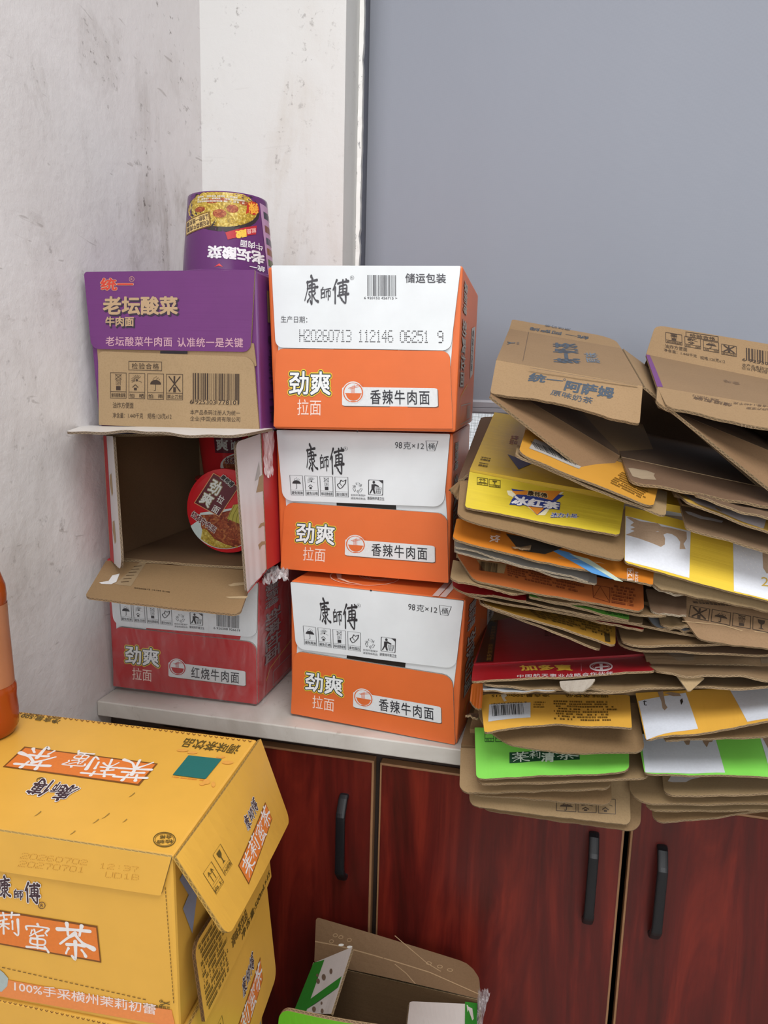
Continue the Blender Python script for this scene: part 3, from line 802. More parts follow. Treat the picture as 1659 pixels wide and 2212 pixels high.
def right_side(t, F, depth, front, inset=.004):
    a, b = np.array(F[1]), np.array(F[2]); D = np.array(depth); e = np.array((.0006, 0, 0))
    S = Surf([a + e, a + D + e, b + D + e, b + e], t=0.0)
    return S
# top orange carton
F = [(-0.4421, 1.1000, 1.5346), (-0.1415, 1.1000, 1.5338), (-0.1421, 1.1000, 1.2938), (-0.4316, 1.1000, 1.2882)]
t, u, Su, l, Sl = noodle_carton('topmost orange and white carton of the orange stack, with barcode and dotted date code', F, DEP,
    [(-0.4346, 1.0985, 1.5365), (-0.1443, 1.0985, 1.5331), (-0.1539, 1.0965, 1.4134), (-0.4270, 1.0965, 1.4138)], [(-0.4265, 1.0965, 1.4126), (-0.1551, 1.0965, 1.4128), (-0.1461, 1.0985, 1.2991), (-0.4310, 1.0985, 1.2915)], '香辣牛肉面', OR,
    {'body': M_OR, 'slit': M_WH, 'up': M_WH, 'lo': M_OR2})
noodle_lower(Sl, l, '香辣牛肉面', OR)
p = Print(Su, ((90, 46), (1445, 49), (1372, 655), (120, 634))); k = GREY
brush(p, '康師傅', [rq(328, 125, 440, 330), rq(440, 195, 528, 305), rq(530, 150, 652, 330)], k, 2)
seal(p, 676, 139, 13, 15, k)
p.barcode(785, 118, 990, 273, k, 2, .01); p.text('6 920152 426715 >', 762, 279, 998, 296, k, .01, .01)
p.text('储运包装', 1056, 106, 1340, 176, k, .02, .01, spacing=1.05)
p.text('生产日期：', 160, 415, 352, 462, k, .006, .02)
for st, a, b in (('H20260713', 297, 668), ('112146', 722, 966), ('06251', 1020, 1218), ('9', 1284, 1318)): p.dots(st, a, 514 + (a - 297) * .010, b, 590 + (a - 297) * .010, ink('2C2B30'), .010)
p.done(u)
side_print(right_side(t, F, DEP, None), [c for c in t.children if c.name.startswith('body')][0])
# middle orange carton
F = [(-0.4471, 1.1480, 1.2829), (-0.1497, 1.1320, 1.2895), (-0.1465, 1.1320, 1.0516), (-0.4387, 1.1480, 1.0474)]
t, u, Su, l, Sl = noodle_carton('middle orange and white carton of the orange stack of three', F, DEP,
    [(-0.4447, 1.1465, 1.2834), (-0.1542, 1.1305, 1.2892), (-0.1593, 1.1285, 1.1747), (-0.4325, 1.1445, 1.1663)], [(-0.4294, 1.1445, 1.1637), (-0.1534, 1.1285, 1.1645), (-0.1468, 1.1305, 1.0523), (-0.4373, 1.1465, 1.0480)], '香辣牛肉面', OR,
    {'body': M_OR, 'slit': M_WH, 'up': M_WH, 'lo': M_OR2}, rb=.016)
noodle_lower(Sl, l, '香辣牛肉面', OR); noodle_upper(Su, u)
side_print(right_side(t, F, DEP, None), [c for c in t.children if c.name.startswith('body')][0])
# bottom orange carton
F = [(-0.4074, 1.1130, 1.0379), (-0.1137, 1.0860, 1.0394), (-0.1171, 1.0860, 0.8000), (-0.4056, 1.1130, 0.8025)]
DEP3 = (0.03, 0.335, 0.0)
t, u, Su, l, Sl = noodle_carton('bottom orange and white carton of the orange stack, standing on the worktop', F, DEP3,
    [(-0.4065, 1.1115, 1.0362), (-0.1162, 1.0845, 1.0385), (-0.1237, 1.0825, 0.9284), (-0.3954, 1.1095, 0.9222)], [(-0.3996, 1.1095, 0.9182), (-0.1282, 1.0825, 0.9164), (-0.1194, 1.0845, 0.8014), (-0.4047, 1.1115, 0.8050)], '香辣牛肉面', OR,
    {'body': M_OR, 'slit': M_WH, 'up': M_WH, 'lo': M_OR2}, rb=.016)
noodle_lower(Sl, l, '香辣牛肉面', OR); noodle_upper(Su, u)
body3 = [c for c in t.children if c.name.startswith('body')][0]
side_print(right_side(t, F, DEP3, None), body3)
a, b = np.array(F[0]), np.array(F[1]); D3 = np.array(DEP3); up_ = np.array((0, 0, .0006))
p = Print(Surf([a + D3 + up_, b + D3 + up_, b + up_, a + up_]))
pk = ink('F2C9B4')
p.ring(.36, .80, .20, .16, .006, pk, 1, 40); p.line([(.20, .80), (.24, .88), (.32, .93), (.40, .945)], .03, pk, 1, .004)
for i in range(4): p.ring(.40 + .02 * i, .74, .09, .10, .004, pk, 1, 20, .2, 2.6)
for x in (.82, .86): p.quad(((x, 0), (x + .034, 0), (x + .034, 1), (x, 1)), ink('E3D3CF'), 0, 1, 8)
p.done(body3)

# red closed carton in cling film
M_RD = coated(RD, .05); M_RD2 = coated(RD, .09)
F = [(-0.7452, 1.1060, 1.0501), (-0.4585, 1.1020, 1.0342), (-0.4728, 1.1300, 0.8033), (-0.7521, 1.1220, 0.8068)]
DR = (0.0, 0.335, 0.0)
t, u, Su, l, Sl = noodle_carton('closed red and white carton in clear film, standing on the worktop', F, DR,
    [(-0.7397, 1.1045, 1.0440), (-0.4596, 1.1000, 1.0325), (-0.4670, 1.1115, 0.9339), (-0.7373, 1.1100, 0.9294)], [(-0.7374, 1.1100, 0.9269), (-0.4681, 1.1125, 0.9244), (-0.4740, 1.1280, 0.8052), (-0.7495, 1.1200, 0.8092)], '红烧牛肉面', RD,
    {'body': M_RD, 'slit': M_WH, 'up': M_WH, 'lo': M_RD2}, rb=.016)
noodle_lower(Sl, l, '红烧牛肉面', RD)
noodle_upper(Su, u, False, True)
bodyr = [c for c in t.children if c.name.startswith('body')][0]
side_print(right_side(t, F, DR, None), bodyr, '9A8F90')
def film_shell(t, F, depth, g=.006):
    f = [np.array(q, float) for q in F]; D = np.array(depth, float); r = random.Random(3)
    o = [f[0] + (-g, -g, 0), f[1] + (g, -g, 0), f[2] + (g, -g, 0.002), f[3] + (-g, -g, 0.002)]
    V = []; Fc = []; n, m = 14, 10
    path = [o[0] + D, o[0], o[1], o[1] + D]; bot = [o[3] + D, o[3], o[2], o[2] + D]
    seg = []
    for k in range(3):
        for i in range(n): seg.append((path[k] + (path[k + 1] - path[k]) * i / n, bot[k] + (bot[k + 1] - bot[k]) * i / n, k))
    seg.append((path[3], bot[3], 2))
    for a, b, k in seg:
        for j in range(m + 1):
            q = a + (b - a) * j / m
            out = (np.array((-1, 0, 0)), np.array((0, -1, 0)), np.array((1, 0, 0)))[k]
            V.append(q + out * r.uniform(0, .003))
    for i in range(len(seg) - 1):
        for j in range(m):
            a = i * (m + 1) + j; Fc.append((a, a + 1, a + m + 2, a + m + 1))
    mesh('plastic_film', V, Fc, film_mat((.88, .88, .90, 1), .075), t, smooth=True, label='clear creased film')
film_shell(t, F, DR)
def crumple(name, parent, c, amp, seed, mat, n=16, m=8, label=None):
    S = Surf(c); r = random.Random(seed); V = []; F = []
    for i in range(n + 1):
        for j in range(m + 1):
            e = r.uniform(-.4, .4) / n if 0 < i < n else r.uniform(0, .06) * (1 if i == 0 else -1)
            V.append(S.pt(i / n + e, j / m + r.uniform(-.5, .5) / m * (0.6 if 0 < j < m else 1), r.uniform(-amp, amp)))
    for i in range(n):
        for j in range(m):
            a = i * (m + 1) + j; F.append((a, a + 1, a + m + 2, a + m + 1))
    return mesh(name, V, F, mat, parent, label=label)
crumple('film_bunch', t, [(-0.4622, 1.1400, 1.0486), (-0.4290, 1.1700, 1.0468), (-0.4059, 1.1000, 1.0434), (-0.4514, 1.0900, 1.0382)], .006, 4, film_mat((.8, .8, .82, 1), .45), label='bunched clear film')

# open red carton: four walls, back, four flaps
t = thing('open_noodle_carton', 'open red carton with noodle cups inside, between purple carton and closed red carton', 'carton', (-0.60, 1.26, 1.056))
WHT = coated('CFC9CB', .10); KB = kraft('7E6246')
Fo = [(-0.7323, 1.0950, 1.2654), (-0.4531, 1.0950, 1.2803), (-0.4442, 1.0950, 1.0574), (-0.7283, 1.0950, 1.0545)]
fo = [np.array(q) for q in Fo]; Dv = np.array((0.0, .335, 0))
tl, tr, br, bl_ = fo
ins = np.array((.004, 0, 0)); up3 = np.array((0, 0, .004))
panel('left_wall', t, [tl + Dv, tl, bl_, bl_ + Dv], M_RD, KB, t=.004)
panel('right_wall', t, [tr, tr + Dv, br + Dv, br], M_RD, KB, t=.004)
panel('top_wall', t, [tl + Dv + ins, tr + Dv - ins, tr - ins, tl + ins], coated(WH, .1), KB, t=.004)
panel('bottom_wall', t, [bl_ + ins, br - ins, br + Dv - ins, bl_ + Dv + ins], M_RD, KB, t=.004)
panel('back_wall', t, [tr + Dv, tl + Dv, bl_ + Dv, br + Dv], M_RD, KB, t=.004)
# top flap stands straight out and shows its scuffed white outside
o, S = panel('top_flap', t, [(-0.7643, 1.0850, 1.2800), (-0.4279, 1.0850, 1.2878), (-0.4186, 0.9600, 1.2854), (-0.7171, 0.9750, 1.2798)], coated('D6D3D0', .25), KB, edge_mat('8C7A66'), .004, (0, 0, .02, .012), wav=.003, rag=.0015, seed=5, label='scuffed white flap sticking straight out')
# left flap, swung out toward the camera
o, S = panel('left_flap', t, [(-0.7294, 1.0920, 1.2657), (-0.6711, 1.0300, 1.2708), (-0.6539, 1.0150, 1.0567), (-0.7255, 1.0920, 1.0538)], coated('C9C5C6', .12), KB, edge_mat('8C7A66'), .004, (0, .004, .03, 0), rag=.001, seed=6, label='white flap with torn kraft patches')
p = Print(S); kk = kraft('A58C6C')
for y0, y1 in ((.30, .43), (.66, .80)): p.poly([(.45, y0), (.62, y0 - .02), (.66, y1), (.52, y1 + .03), (.40, (y0 + y1) / 2)][::-1], kk, 0)
p.quad(((.02, 0), (.34, 0), (.34, 1), (.02, 1)), ink(RD), 0, 1, 6)
p.done(o)
# right flap
o, S = panel('right_flap', t, [(-0.4610, 1.0150, 1.2711), (-0.4534, 1.0920, 1.2797), (-0.4436, 1.0920, 1.0591), (-0.4383, 1.0000, 1.0460)], WHT, KB, edge_mat('8C7A66'), .004, (.012, 0, 0, .004), wav=.001, rag=.0006, seed=7, label='white flap with torn kraft patches')
p = Print(S, ((1135, 168), (1297, 112), (1337, 995), (1208, 1145))); kk = kraft('A58C6C')
p.poly([(1290, 310), (1262, 450), (1280, 440), (1296, 400)], ink('A9A5A2'), 0)
p.poly([(1318, 400), (1290, 420), (1284, 470), (1270, 528), (1318, 515)], kk, 0)
p.poly([(1330, 712), (1300, 725), (1282, 755), (1300, 750), (1312, 738), (1328, 740)], kk, 0)
p.poly([(1334, 830), (1305, 835), (1282, 858), (1292, 888), (1300, 868), (1312, 855), (1332, 850)], kk, 0)
p.line([(1337, 1000), (1210, 1145)], 5, ink(RD), 1)
p.done(o)
# bottom flap drooping over the carton below
o, S = panel('bottom_flap', t, [(-0.7340, 1.0890, 1.0495), (-0.4603, 1.0890, 1.0546), (-0.4279, 0.9550, 1.0244), (-0.6762, 0.9450, 1.0302)], kraft('957854', 'X'), coated(WH, .1), edge_mat('A08462'), .004, (0, 0, .014, .012), wav=.001, seed=8, rag=.0004, label='brown kraft flap')
p = Print(S, ((300, 945), (1270, 1010), (1170, 1296), (160, 1185)))
p.poly([(375, 1035), (330, 1048), (305, 1085), (248, 1095), (262, 1104), (320, 1106), (352, 1090)], ink('DDDCDC'), 1)
p.quad(((505, 955), (548, 950), (440, 1115), (340, 1105)), plain('clear_tape', 'A08A6C', .25), 0, 2, 6)
for i in range(6):
    x, y = 490 - 17 * i, 985 + 21 * i; p.line([(x - 25, y), (x + 22, y - 4)], 4, ink('5A452F'), 1)
p.textq('20260612 12134 0108', ((460, 1122), (685, 1148), (685, 1155), (460, 1130)), ink('4B3A28'), .02, 1)
p.poly([(1120, 1095), (1195, 1090), (1198, 1108), (1100, 1116), (1080, 1108)], kraft('BBA27E'), 0); p.poly([(1065, 1184), (1225, 1182), (1210, 1198), (1090, 1194)], kraft('BBA27E'), 0)
p.done(o)
panel('inner_lip', t, [(-0.7320, 1.1300, 1.0513), (-0.4999, 1.1300, 1.0533), (-0.4796, 1.0900, 1.0592), (-0.7168, 1.0900, 1.0533)], KB, KB, t=.004, wav=.001)
crumple('film_scrap', t, [(-0.4473, 1.0905, 1.2829), (-0.4427, 1.1300, 1.2846), (-0.4449, 1.1300, 1.2101), (-0.4439, 1.0905, 1.2134)], .0015, 9, film_mat((.95, .8, .82, 1), .5), label='torn clear film')

# purple carton
M_PU = coated(PU, .06); M_PK = kraft('A58B68', 'Y')
F = [(-0.7421, 1.0750, 1.5258), (-0.4478, 1.0700, 1.5254), (-0.4404, 1.0700, 1.2844), (-0.7276, 1.0750, 1.2828)]
DP = (-0.01, .335, 0)
base_pt = np.mean([F[2], F[3]], 0) + np.array((0, .16, 0))
t = thing('noodle_carton', 'closed purple and kraft carton on top of the left stack', 'carton', tuple(base_pt), 'closed noodle cartons')
bd = carton_body(t, F, DP, M_PU)
panel('side_flap', t, [(-0.7234, 1.0725, 1.4179), (-0.4516, 1.0680, 1.4187), (-0.4473, 1.0680, 1.3844), (-0.7222, 1.0725, 1.3840)], kraft('9C8160'), t=.002)
u, Su = panel('upper_flap', t, [(-0.7415, 1.0735, 1.5259), (-0.4491, 1.0685, 1.5257), (-0.4561, 1.0660, 1.4053), (-0.7318, 1.0710, 1.4061)], coated(PU, .16), kraft(), edge_mat(), .0035, (.006, .002, .012, .014), wav=.001, seed=31)
l, Sl = panel('lower_flap', t, [(-0.7200, 1.0710, 1.4029), (-0.4509, 1.0660, 1.3980), (-0.4426, 1.0685, 1.2854), (-0.7255, 1.0735, 1.2846)], M_PK, kraft(), edge_mat(), .0035, (.01, .016, .002, .002), wav=.0006, seed=32)
p = Print(Su, ((158, 626), (1271, 613), (1241, 1148), (208, 1128)))
kk = ink('B79A78'); sh = ink('35283A'); pkk = ink('C49AA8')
p.text('统一', 275, 672, 482, 752, ink('C8402F'), .03, layer=2, outline=((.055, ink('D9B79A')),), skew=-.1); seal(p, 470, 677, 16, 18, ink('C99A84'))
p.text('老坛酸菜', 296, 806, 774, 920, sh, .05, layer=1); p.text('老坛酸菜', 288, 796, 766, 910, kk, .035, layer=2)
p.text('牛肉面', 308, 932, 492, 996, sh, .06, layer=1); p.text('牛肉面', 303, 926, 484, 986, kk, .03, layer=2)
p.text('老坛酸菜牛肉面', 303, 1052, 732, 1110, pkk, .014, .008, spacing=1.06); p.text('认准统一是关键', 766, 1058, 1193, 1116, pkk, .014, .008, spacing=1.06)
p.done(u)
p = Print(Sl, ((251, 1142), (1262, 1180), (1301, 1664), (257, 1622))); k = ink('3B2C22')
p.rect(668, 1142, 845, 1158, ink('18121E'), 0, .01)  # black slot between the flaps, its darkness painted on as ink
p.frame(460, 1205, 678, 1260, 3.2, k, 1, .025); p.text('检验合格', 480, 1216, 660, 1254, k, .008, .02, spacing=1.15)
for i, (kd, cp) in enumerate((('stack', '堆码层数极限'), ('sun', '怕   晒'), ('rain', '怕   雨'), ('knife', '禁止刀划'))):
    p.icon(kd, 337 + 124 * i, 1277 + 3.5 * i, 337 + 124 * i + 106, 1441 + 3.5 * i, k, cp, .02, 3)
p.barcode(880, 1280, 1178, 1476, k, 12, .02); p.rect(895, 1452, 1030, 1480, M_PK, 2, .02); p.rect(1042, 1456, 1165, 1482, M_PK, 2, .02)
p.text('6 925303 778101', 862, 1452, 1172, 1480, k, .01, .02, layer=3)
p.text('油炸方便面', 352, 1468, 492, 1508, k, .004, .02); p.text('净含量：1.440千克', 352, 1538, 556, 1574, k, .004, .02); p.text('规格:120克x12', 585, 1542, 742, 1580, k, .004, .02)
p.text('本产品条码注册人为统一', 863, 1518, 1182, 1552, k, .008, .02); p.text('企业(中国)投资有限公司', 863, 1562, 1182, 1600, k, .008, .02)
p.done(l)
a, b = np.array(F[1]), np.array(F[2]); D = np.array(DP); e = np.array((.0006, 0, 0))
p = Print(Surf([a + e, a + D + e, b + D + e, b + e])); p.quad(((.12, .1), (.9, .1), (.9, .3), (.12, .3)), kraft('8A7052'), 0, 2, 2)
p.textq('老坛酸菜牛肉面', ((.45, .36), (.45, .95), (.12, .95), (.12, .36)), ink('3F2244'), .03, 1); p.done(bd)

# ------------------------------------------------------------------ noodle cups
def lathe(name, prof, mat, parent, M, n=40, label=None, smooth=True, mi=None):
    V = []; F = []; MI = []
    for r, z in prof:
        for k in range(n):
            a = 2 * math.pi * k / n; V.append(M @ Vector((r * math.cos(a), r * math.sin(a), z)))
    for i in range(len(prof) - 1):
        for k in range(n):
            a = i * n + k; b = i * n + (k + 1) % n; F.append((a, b, b + n, a + n)); MI.append(mi[i] if mi else 0)
    return mesh(name, V, F, mat, parent, MI, smooth=smooth, label=label)
def noodle_cup(label, M, wall, lid, rim='E9E4DE', base_r=.057, rim_r=.072, H=.114):
    """M maps the cup standing on its base (z=0) with its lid at z=H"""
    t = thing('noodle_cup', label, 'cup', tuple(M @ Vector((0, 0, 0))), 'noodle cups')
    lathe('cup_wall', [(0.001, .006), (base_r - .004, .006), (base_r - .003, 0), (base_r, 0), (base_r + .0005, .003), (rim_r - .002, H - .006)], wall, t, M)
    lathe('rim', [(rim_r - .002, H - .006), (rim_r + .002, H - .005), (rim_r + .003, H - .002), (rim_r + .0015, H), (rim_r - .003, H - .0005), (rim_r - .006, H - .001)], wall, t, M)
    l = lathe('lid', [(rim_r + .0024, H - .003), (rim_r + .0022, H + .0006), (rim_r - .004, H + .0012), (.001, H + .0012)], lid, t, M, smooth=False)
    return t, l
gl_red = plain('glossy_red_paper', 'C4242B', 0.22); gl_pur = plain('glossy_purple_paper', '5E2A66', 0.20)
# purple cup standing upside down on the purple carton
HC = .124; ZC = 1.5275
Mp = Matrix.Translation((-.5447, 1.183, ZC + HC + .0012)) @ Matrix.Rotation(math.pi, 4, 'X')
t, l = noodle_cup('purple noodle cup standing upside down on the purple carton', Mp, gl_pur, plain('lid_foil', 'D8D4CC', .3), base_r=.064, rim_r=.0765, H=HC)
wl = [c for c in t.children if c.name.startswith('cup_wall')][0]
a0 = math.atan2(-1.183, .5447) - math.pi / 2
S = ConeSurf(Matrix.Translation((-.5447, 1.183, ZC)), a0, a0 + math.pi, HC, .0641, .006, .0748)
p = Print(S)
def cyl(x, y):
    w = (y - 100) / 505; L = 838 - 20 * w; R = 1303 + 68 * w
    q = max(-.995, min(.995, (x - (L + R) / 2) / ((R - L) / 2))); return 0.5 + math.asin(q) / math.pi, w
p.fn = cyl
def ell(cx, cy, rx, ry, n=40, a0=0, a1=2 * math.pi): return [(cx + rx * math.cos(a0 + (a1 - a0) * i / n), cy + ry * math.sin(a0 + (a1 - a0) * i / n)) for i in range(n + 1)]
def grid_ell(p, cx, cy, rx, ry, mat, layer, y0=-1e9):
    n, m = 26, 8; P = []; F = []
    for j in range(m + 1):
        for i in range(n + 1):
            a = 2 * math.pi * i / n; q = j / m; P.append((cx + rx * q * math.cos(a), max(y0, cy + ry * q * math.sin(a))))
    for j in range(m):
        for i in range(n):
            a = j * (n + 1) + i; F.append((a, a + 1, a + n + 2, a + n + 1))
    p.add(P, F, mat, layer)
fd = food('6E5A1E', 'D2AC34', 'F0DE84', 150); fd2 = food('7A2A1A', 'B4532E', 'D08A50', 190)
p.g('bowl_picture')
grid_ell(p, 1048, 205, 208, 152, ink('2E2226', .3), 0, 102)
grid_ell(p, 1045, 200, 196, 126, fd, 1, 102)
for x, y, rx, ry in ((1030, 240, 38, 28), (1100, 205, 34, 26), (985, 160, 34, 16), (1165, 160, 30, 14), (1040, 150, 40, 12), (920, 210, 28, 18)): grid_ell(p, x, y, rx, ry, fd2, 2, 102)
p.g()
p.fine(((905, 122), (1165, 122), (1165, 168), (905, 168)), 3, ink('D9D4CC'), 3, 4)
p.g('badge'); grid_ell(p, 1215, 180, 36, 44, ink('B5321E', .3), 2); p.poly([(1180, 190), (1176, 228), (1200, 210)][::-1], ink('B5321E', .3), 2)
p.textq('辣', ((1246, 212), (1194, 222), (1188, 150), (1240, 142)), ink('E7A93A', .3), .04, 3); p.g()
p.g('gold_tag'); p.quad(((838, 268), (974, 226), (988, 322), (840, 366)), ink('7A5A2A', .3), 2, 8, 2); p.quad(((842, 276), (966, 236), (980, 316), (844, 358)), ink('DDBF7C', .3), 3, 8, 2); p.g()
p.textq('老坛酸菜牛肉面', ((978, 314), (848, 350), (846, 318), (974, 280)), ink('3A2226', .3), .02, 4); p.textq('认准统一是关键', ((972, 276), (846, 312), (844, 282), (966, 240)), ink('3A2226', .3), .02, 4)
p.g('ribbon'); p.quad(((1066, 362), (1242, 290), (1240, 350), (1082, 408)), ink('B32430', .3), 2, 8, 2); p.g()
p.textq('就是', ((1240, 338), (1190, 360), (1184, 330), (1236, 306)), ink('E9B8B0', .3), .02, 3); p.textq('酸', ((1186, 376), (1130, 398), (1124, 350), (1180, 328)), ink('E8C04A', .3), .05, 3)
wht = ink('E2DFE4', .3)
p.textq('老坛酸菜', ((1300, 542), (972, 528), (976, 452), (1292, 462)), wht, .045, 2); p.textq('牛肉面', ((1286, 452), (1152, 448), (1154, 402), (1280, 404)), wht, .02, 2)
p.textq('统一', ((1304, 594), (1214, 588), (1214, 552), (1302, 556)), wht, .03, 2, outline=((.0, ink('C3272F', .3)),))
p.poly([(1012, 590), (1040, 565), (1062, 588), (1036, 580)][::-1], ink('D8383A', .3), 2)
p.g('side_panel'); p.quad(((1252, 132), (1303, 140), (1372, 600), (1326, 602)), ink('B48FB4', .3), 1, 6, 8)
for y, cc in ((210, '3C3A44'), (300, '7A4A38'), (380, '4A4A5A'), (450, '8A5A30'), (525, '5A6A34')): p.quad(((1268 + (y - 150) * .14, y - 30), (1308 + (y - 150) * .14, y - 26), (1314 + (y - 150) * .14, y + 20), (1274 + (y - 150) * .14, y + 16)), ink(cc, .3), 2, 3, 1)
p.quad(((1332, 578), (1368, 578), (1370, 600), (1336, 600)), ink('C9A23C', .3), 3, 2, 1); p.g()
p.done(wl)

# red cups in the open carton
FD = food('5B1F12', '9A3E24', 'C9824A', 95); ND = food('8A6A20', 'C9A83A', 'E9D77A', 120)
def lid_print(l, Sx, big=True):
    p = Print(Sx, ((155, 719), (1174, 719), (1174, 1787), (155, 1787)))
    c = (664, 1253); R_ = 512
    def clip(pts, r=R_):
        o = []
        for x, y in pts:
            d = math.hypot(x - c[0], y - c[1]); k = min(1, r / d) if d else 1; o.append((c[0] + (x - c[0]) * k, c[1] + (y - c[1]) * k))
        return o
    p.g('bowl_picture')
    arc = [(c[0] + R_ * .985 * math.cos(a), c[1] + R_ * .985 * math.sin(a)) for a in np.linspace(-.25, 2.75, 26)]
    p.poly((arc + [(290, 1380), (330, 1270), (560, 1240), (800, 1200)])[::-1], ink('C9D6D4', .25), 1)
    arc = [(c[0] + R_ * .97 * math.cos(a), c[1] + R_ * .97 * math.sin(a)) for a in np.linspace(-.2, 2.0, 20)]
    p.poly((arc + [(400, 1600), (340, 1460), (330, 1300), (520, 1290), (720, 1240)])[::-1], FD, 2)
    arc = [(c[0] + R_ * .96 * math.cos(a), c[1] + R_ * .96 * math.sin(a)) for a in np.linspace(1.2, 2.3, 12)]
    p.poly((arc + [(360, 1480), (420, 1500), (520, 1620), (660, 1690), (820, 1740)])[::-1], ND, 3)
    p.quad(clip([(770, 1165), (1120, 1120), (1000, 1480), (690, 1350)]), ink('B7AE4C', .25), 3, 6, 4)
    for i in range(6): p.line(clip([(790 + 55 * i, 1165), (720 + 52 * i, 1300), (705 + 50 * i, 1380 + 18 * i)]), 9, ink('847C2C', .25), 4)
    for x, y, rr in ((640, 1440, 62), (580, 1560, 50), (760, 1560, 66), (690, 1650, 48), (880, 1600, 50), (420, 1340, 30)): p.disc(x, y, rr, rr * .9, food('6A2616', 'A34A2A', 'B9673C', 160), 4, 14)
    p.g('name_panel')
    p.quad(((505, 745), (850, 925), (585, 1325), (245, 1140)), ink('D09A6A', .25), 4, 6, 4); p.quad(((510, 757), (838, 930), (580, 1312), (258, 1136)), ink('5E2430', .25), 5, 6, 4); p.g()
    w = ink('DDE0DC', .25); d = ink('3C2A20', .25)
    for ch, q in (('劲', ((510, 815), (640, 890), (555, 1050), (425, 975))), ('爽', ((398, 985), (530, 1060), (440, 1205), (315, 1125)))): p.textq(ch, q, w, .03, 7, outline=((.075, ink('A79A6A', .25)), (.05, d)))
    p.textq('拉', ((595, 1025), (668, 1075), (615, 1165), (548, 1115)), w, .015, 7); p.textq('面', ((520, 1165), (605, 1210), (552, 1290), (475, 1240)), w, .015, 7)
    p.textq('红烧牛肉面', ((238, 1240), (552, 1468), (520, 1540), (204, 1320)), ink('6A2028', .25), .03, 7, outline=((.085, w), (.085, w)))
    p.textq('康师傅', ((640, 765), (790, 880), (745, 935), (600, 810)), ink('2A2022', .25), .05, 7, outline=((.12, w),))
    p.done(l)
Mf = Matrix.Translation((-.5466, 1.1665 + .112, 1.1372)) @ Matrix.Rotation(math.radians(90), 4, 'X')
t, l = noodle_cup('red noodle cup tipped over with its lid facing out of the open carton', Mf, gl_red, gl_red, H=.112)
lid_print(l, Surf([(-0.6173, 1.1642, 1.2045), (-0.4744, 1.1642, 1.2118), (-0.4747, 1.1642, 1.0713), (-0.6206, 1.1642, 1.0601)]))
def body_print(t, M, ang):
    wl = [c for c in t.children if c.name.startswith('cup_wall')][0]
    p = Print(ConeSurf(M, ang - 1.1, ang + 1.1, .108, .0714, .006, .0582))
    p.g('bowl_picture'); grid_ell(p, .62, .80, .42, .30, ink('D9D6CC', .25), 1); grid_ell(p, .64, .76, .40, .24, FD, 2); p.quad(((.58, .10), (.95, .10), (.95, .62), (.58, .60)), ND, 1, 6, 2); p.g()
    p.g('name_panel'); p.quad(((.14, 0), (.50, 0), (.50, .54), (.14, .54)), ink('5E2430', .25), 3, 6, 2); p.g()
    w = ink('C9C9C2', .25)
    for ch, q in (('劲', rq(.17, .03, .32, .24)), ('爽', rq(.17, .27, .32, .49)), ('拉', rq(.36, .08, .46, .25)), ('面', rq(.36, .30, .46, .47))): p.textq(ch, q, w, .03, 4)
    p.text('红烧牛肉面', .28, .62, .72, .74, ink('6A2028', .25), .03, layer=4, outline=((.08, w),))
    p.done(wl)
for z, lb in ((1.0610, 'red noodle cup at the back of the open carton, hidden behind the tipped cup'), (1.1725, 'red noodle cup standing on another cup at the back of the open carton')):
    Mb = Matrix.Translation((-.617, 1.352, z)); t, l = noodle_cup(lb, Mb, gl_red, gl_red, H=.110)
    body_print(t, Mb, math.atan2(-1.352, .617) + .25)

# ------------------------------------------------------------------ yellow tea cartons, bottle
YE = 'DCA845'; M_YE = coated(YE, .06, 'X', .38); M_YE2 = coated('D4A040', .10, 'X', .42)
ORP = ink('DE7A30'); BRN = ink('7A4A18'); WHP = ink('E6E2E0'); DKP = ink('3F2A33'); GRP = ink('5A4A1C')
Y0 = .735
t = thing('tea_carton', 'yellow tea carton with its end flap open and a bottle standing on it', 'carton', (-.52, .67, .727), 'yellow tea cartons')
FA, FB = (-.322, .564, .92), (-.336, .80, .92)
FLc = (-.70, .5495, .92)
body = carton_body(t, [FLc, FA, (-.320, .564, .727), (-.70, .5495, .727)], (-.014, .236, 0), M_YE)
# top print, read from the far side
top = Surf([(-.555, .791, .9203), (-.336, .80, .9203), (-.322, .564, .9203), (-.541, .555, .9203)])
p = Print(top, ((500.7, 132.5), (1318.3, 228.4), (886.7, 829.3), (-166.3, 670.9)))

def tri_flip(pts): return pts
tq = p.textq
p.g('name_panel'); p.quad(((125, 268), (808, 355), (712, 468), (14, 372)), BRN, 0, 10, 4); p.quad(((130, 275), (796, 360), (706, 460), (28, 368)), ORP, 1, 10, 4); p.g()
brush(p, '茉莉蜜茶', [((752, 455), (560, 436), (640, 330), (800, 348)), ((590, 430), (398, 412), (470, 318), (620, 338)), ((430, 380), (300, 368), (395, 290), (500, 305)), ((240, 392), (50, 368), (150, 262), (330, 290))], WHP, 2)
brush(p, '康師傅', [((330, 552), (250, 540), (330, 462), (420, 478)), ((315, 520), (245, 510), (290, 450), (355, 462)), ((225, 530), (135, 505), (205, 430), (290, 448))], DKP, 3, 2, WHP)
seal(p, 212, 441, 24, 13, GRP)
tq('调味茶饮品', ((1205, 308), (920, 268), (955, 225), (1240, 262)), GRP, .012, 1)
p.g('teal_panel'); p.quad(((965, 314), (1136, 333), (1052, 436), (884, 414)), ink('1F6A66'), 2, 6, 4); p.g()
p.g('printed_leaves')
for x, y, rx, ry in ((935, 288, 30, 7), (985, 300, 26, 6), (1165, 350, 30, 9), (1130, 322, 24, 6), (1058, 448, 18, 14), (1092, 462, 10, 14), (1035, 460, 14, 8)): p.disc(x, y, rx, ry, ink('DFA048'), 1, 14)
p.g()
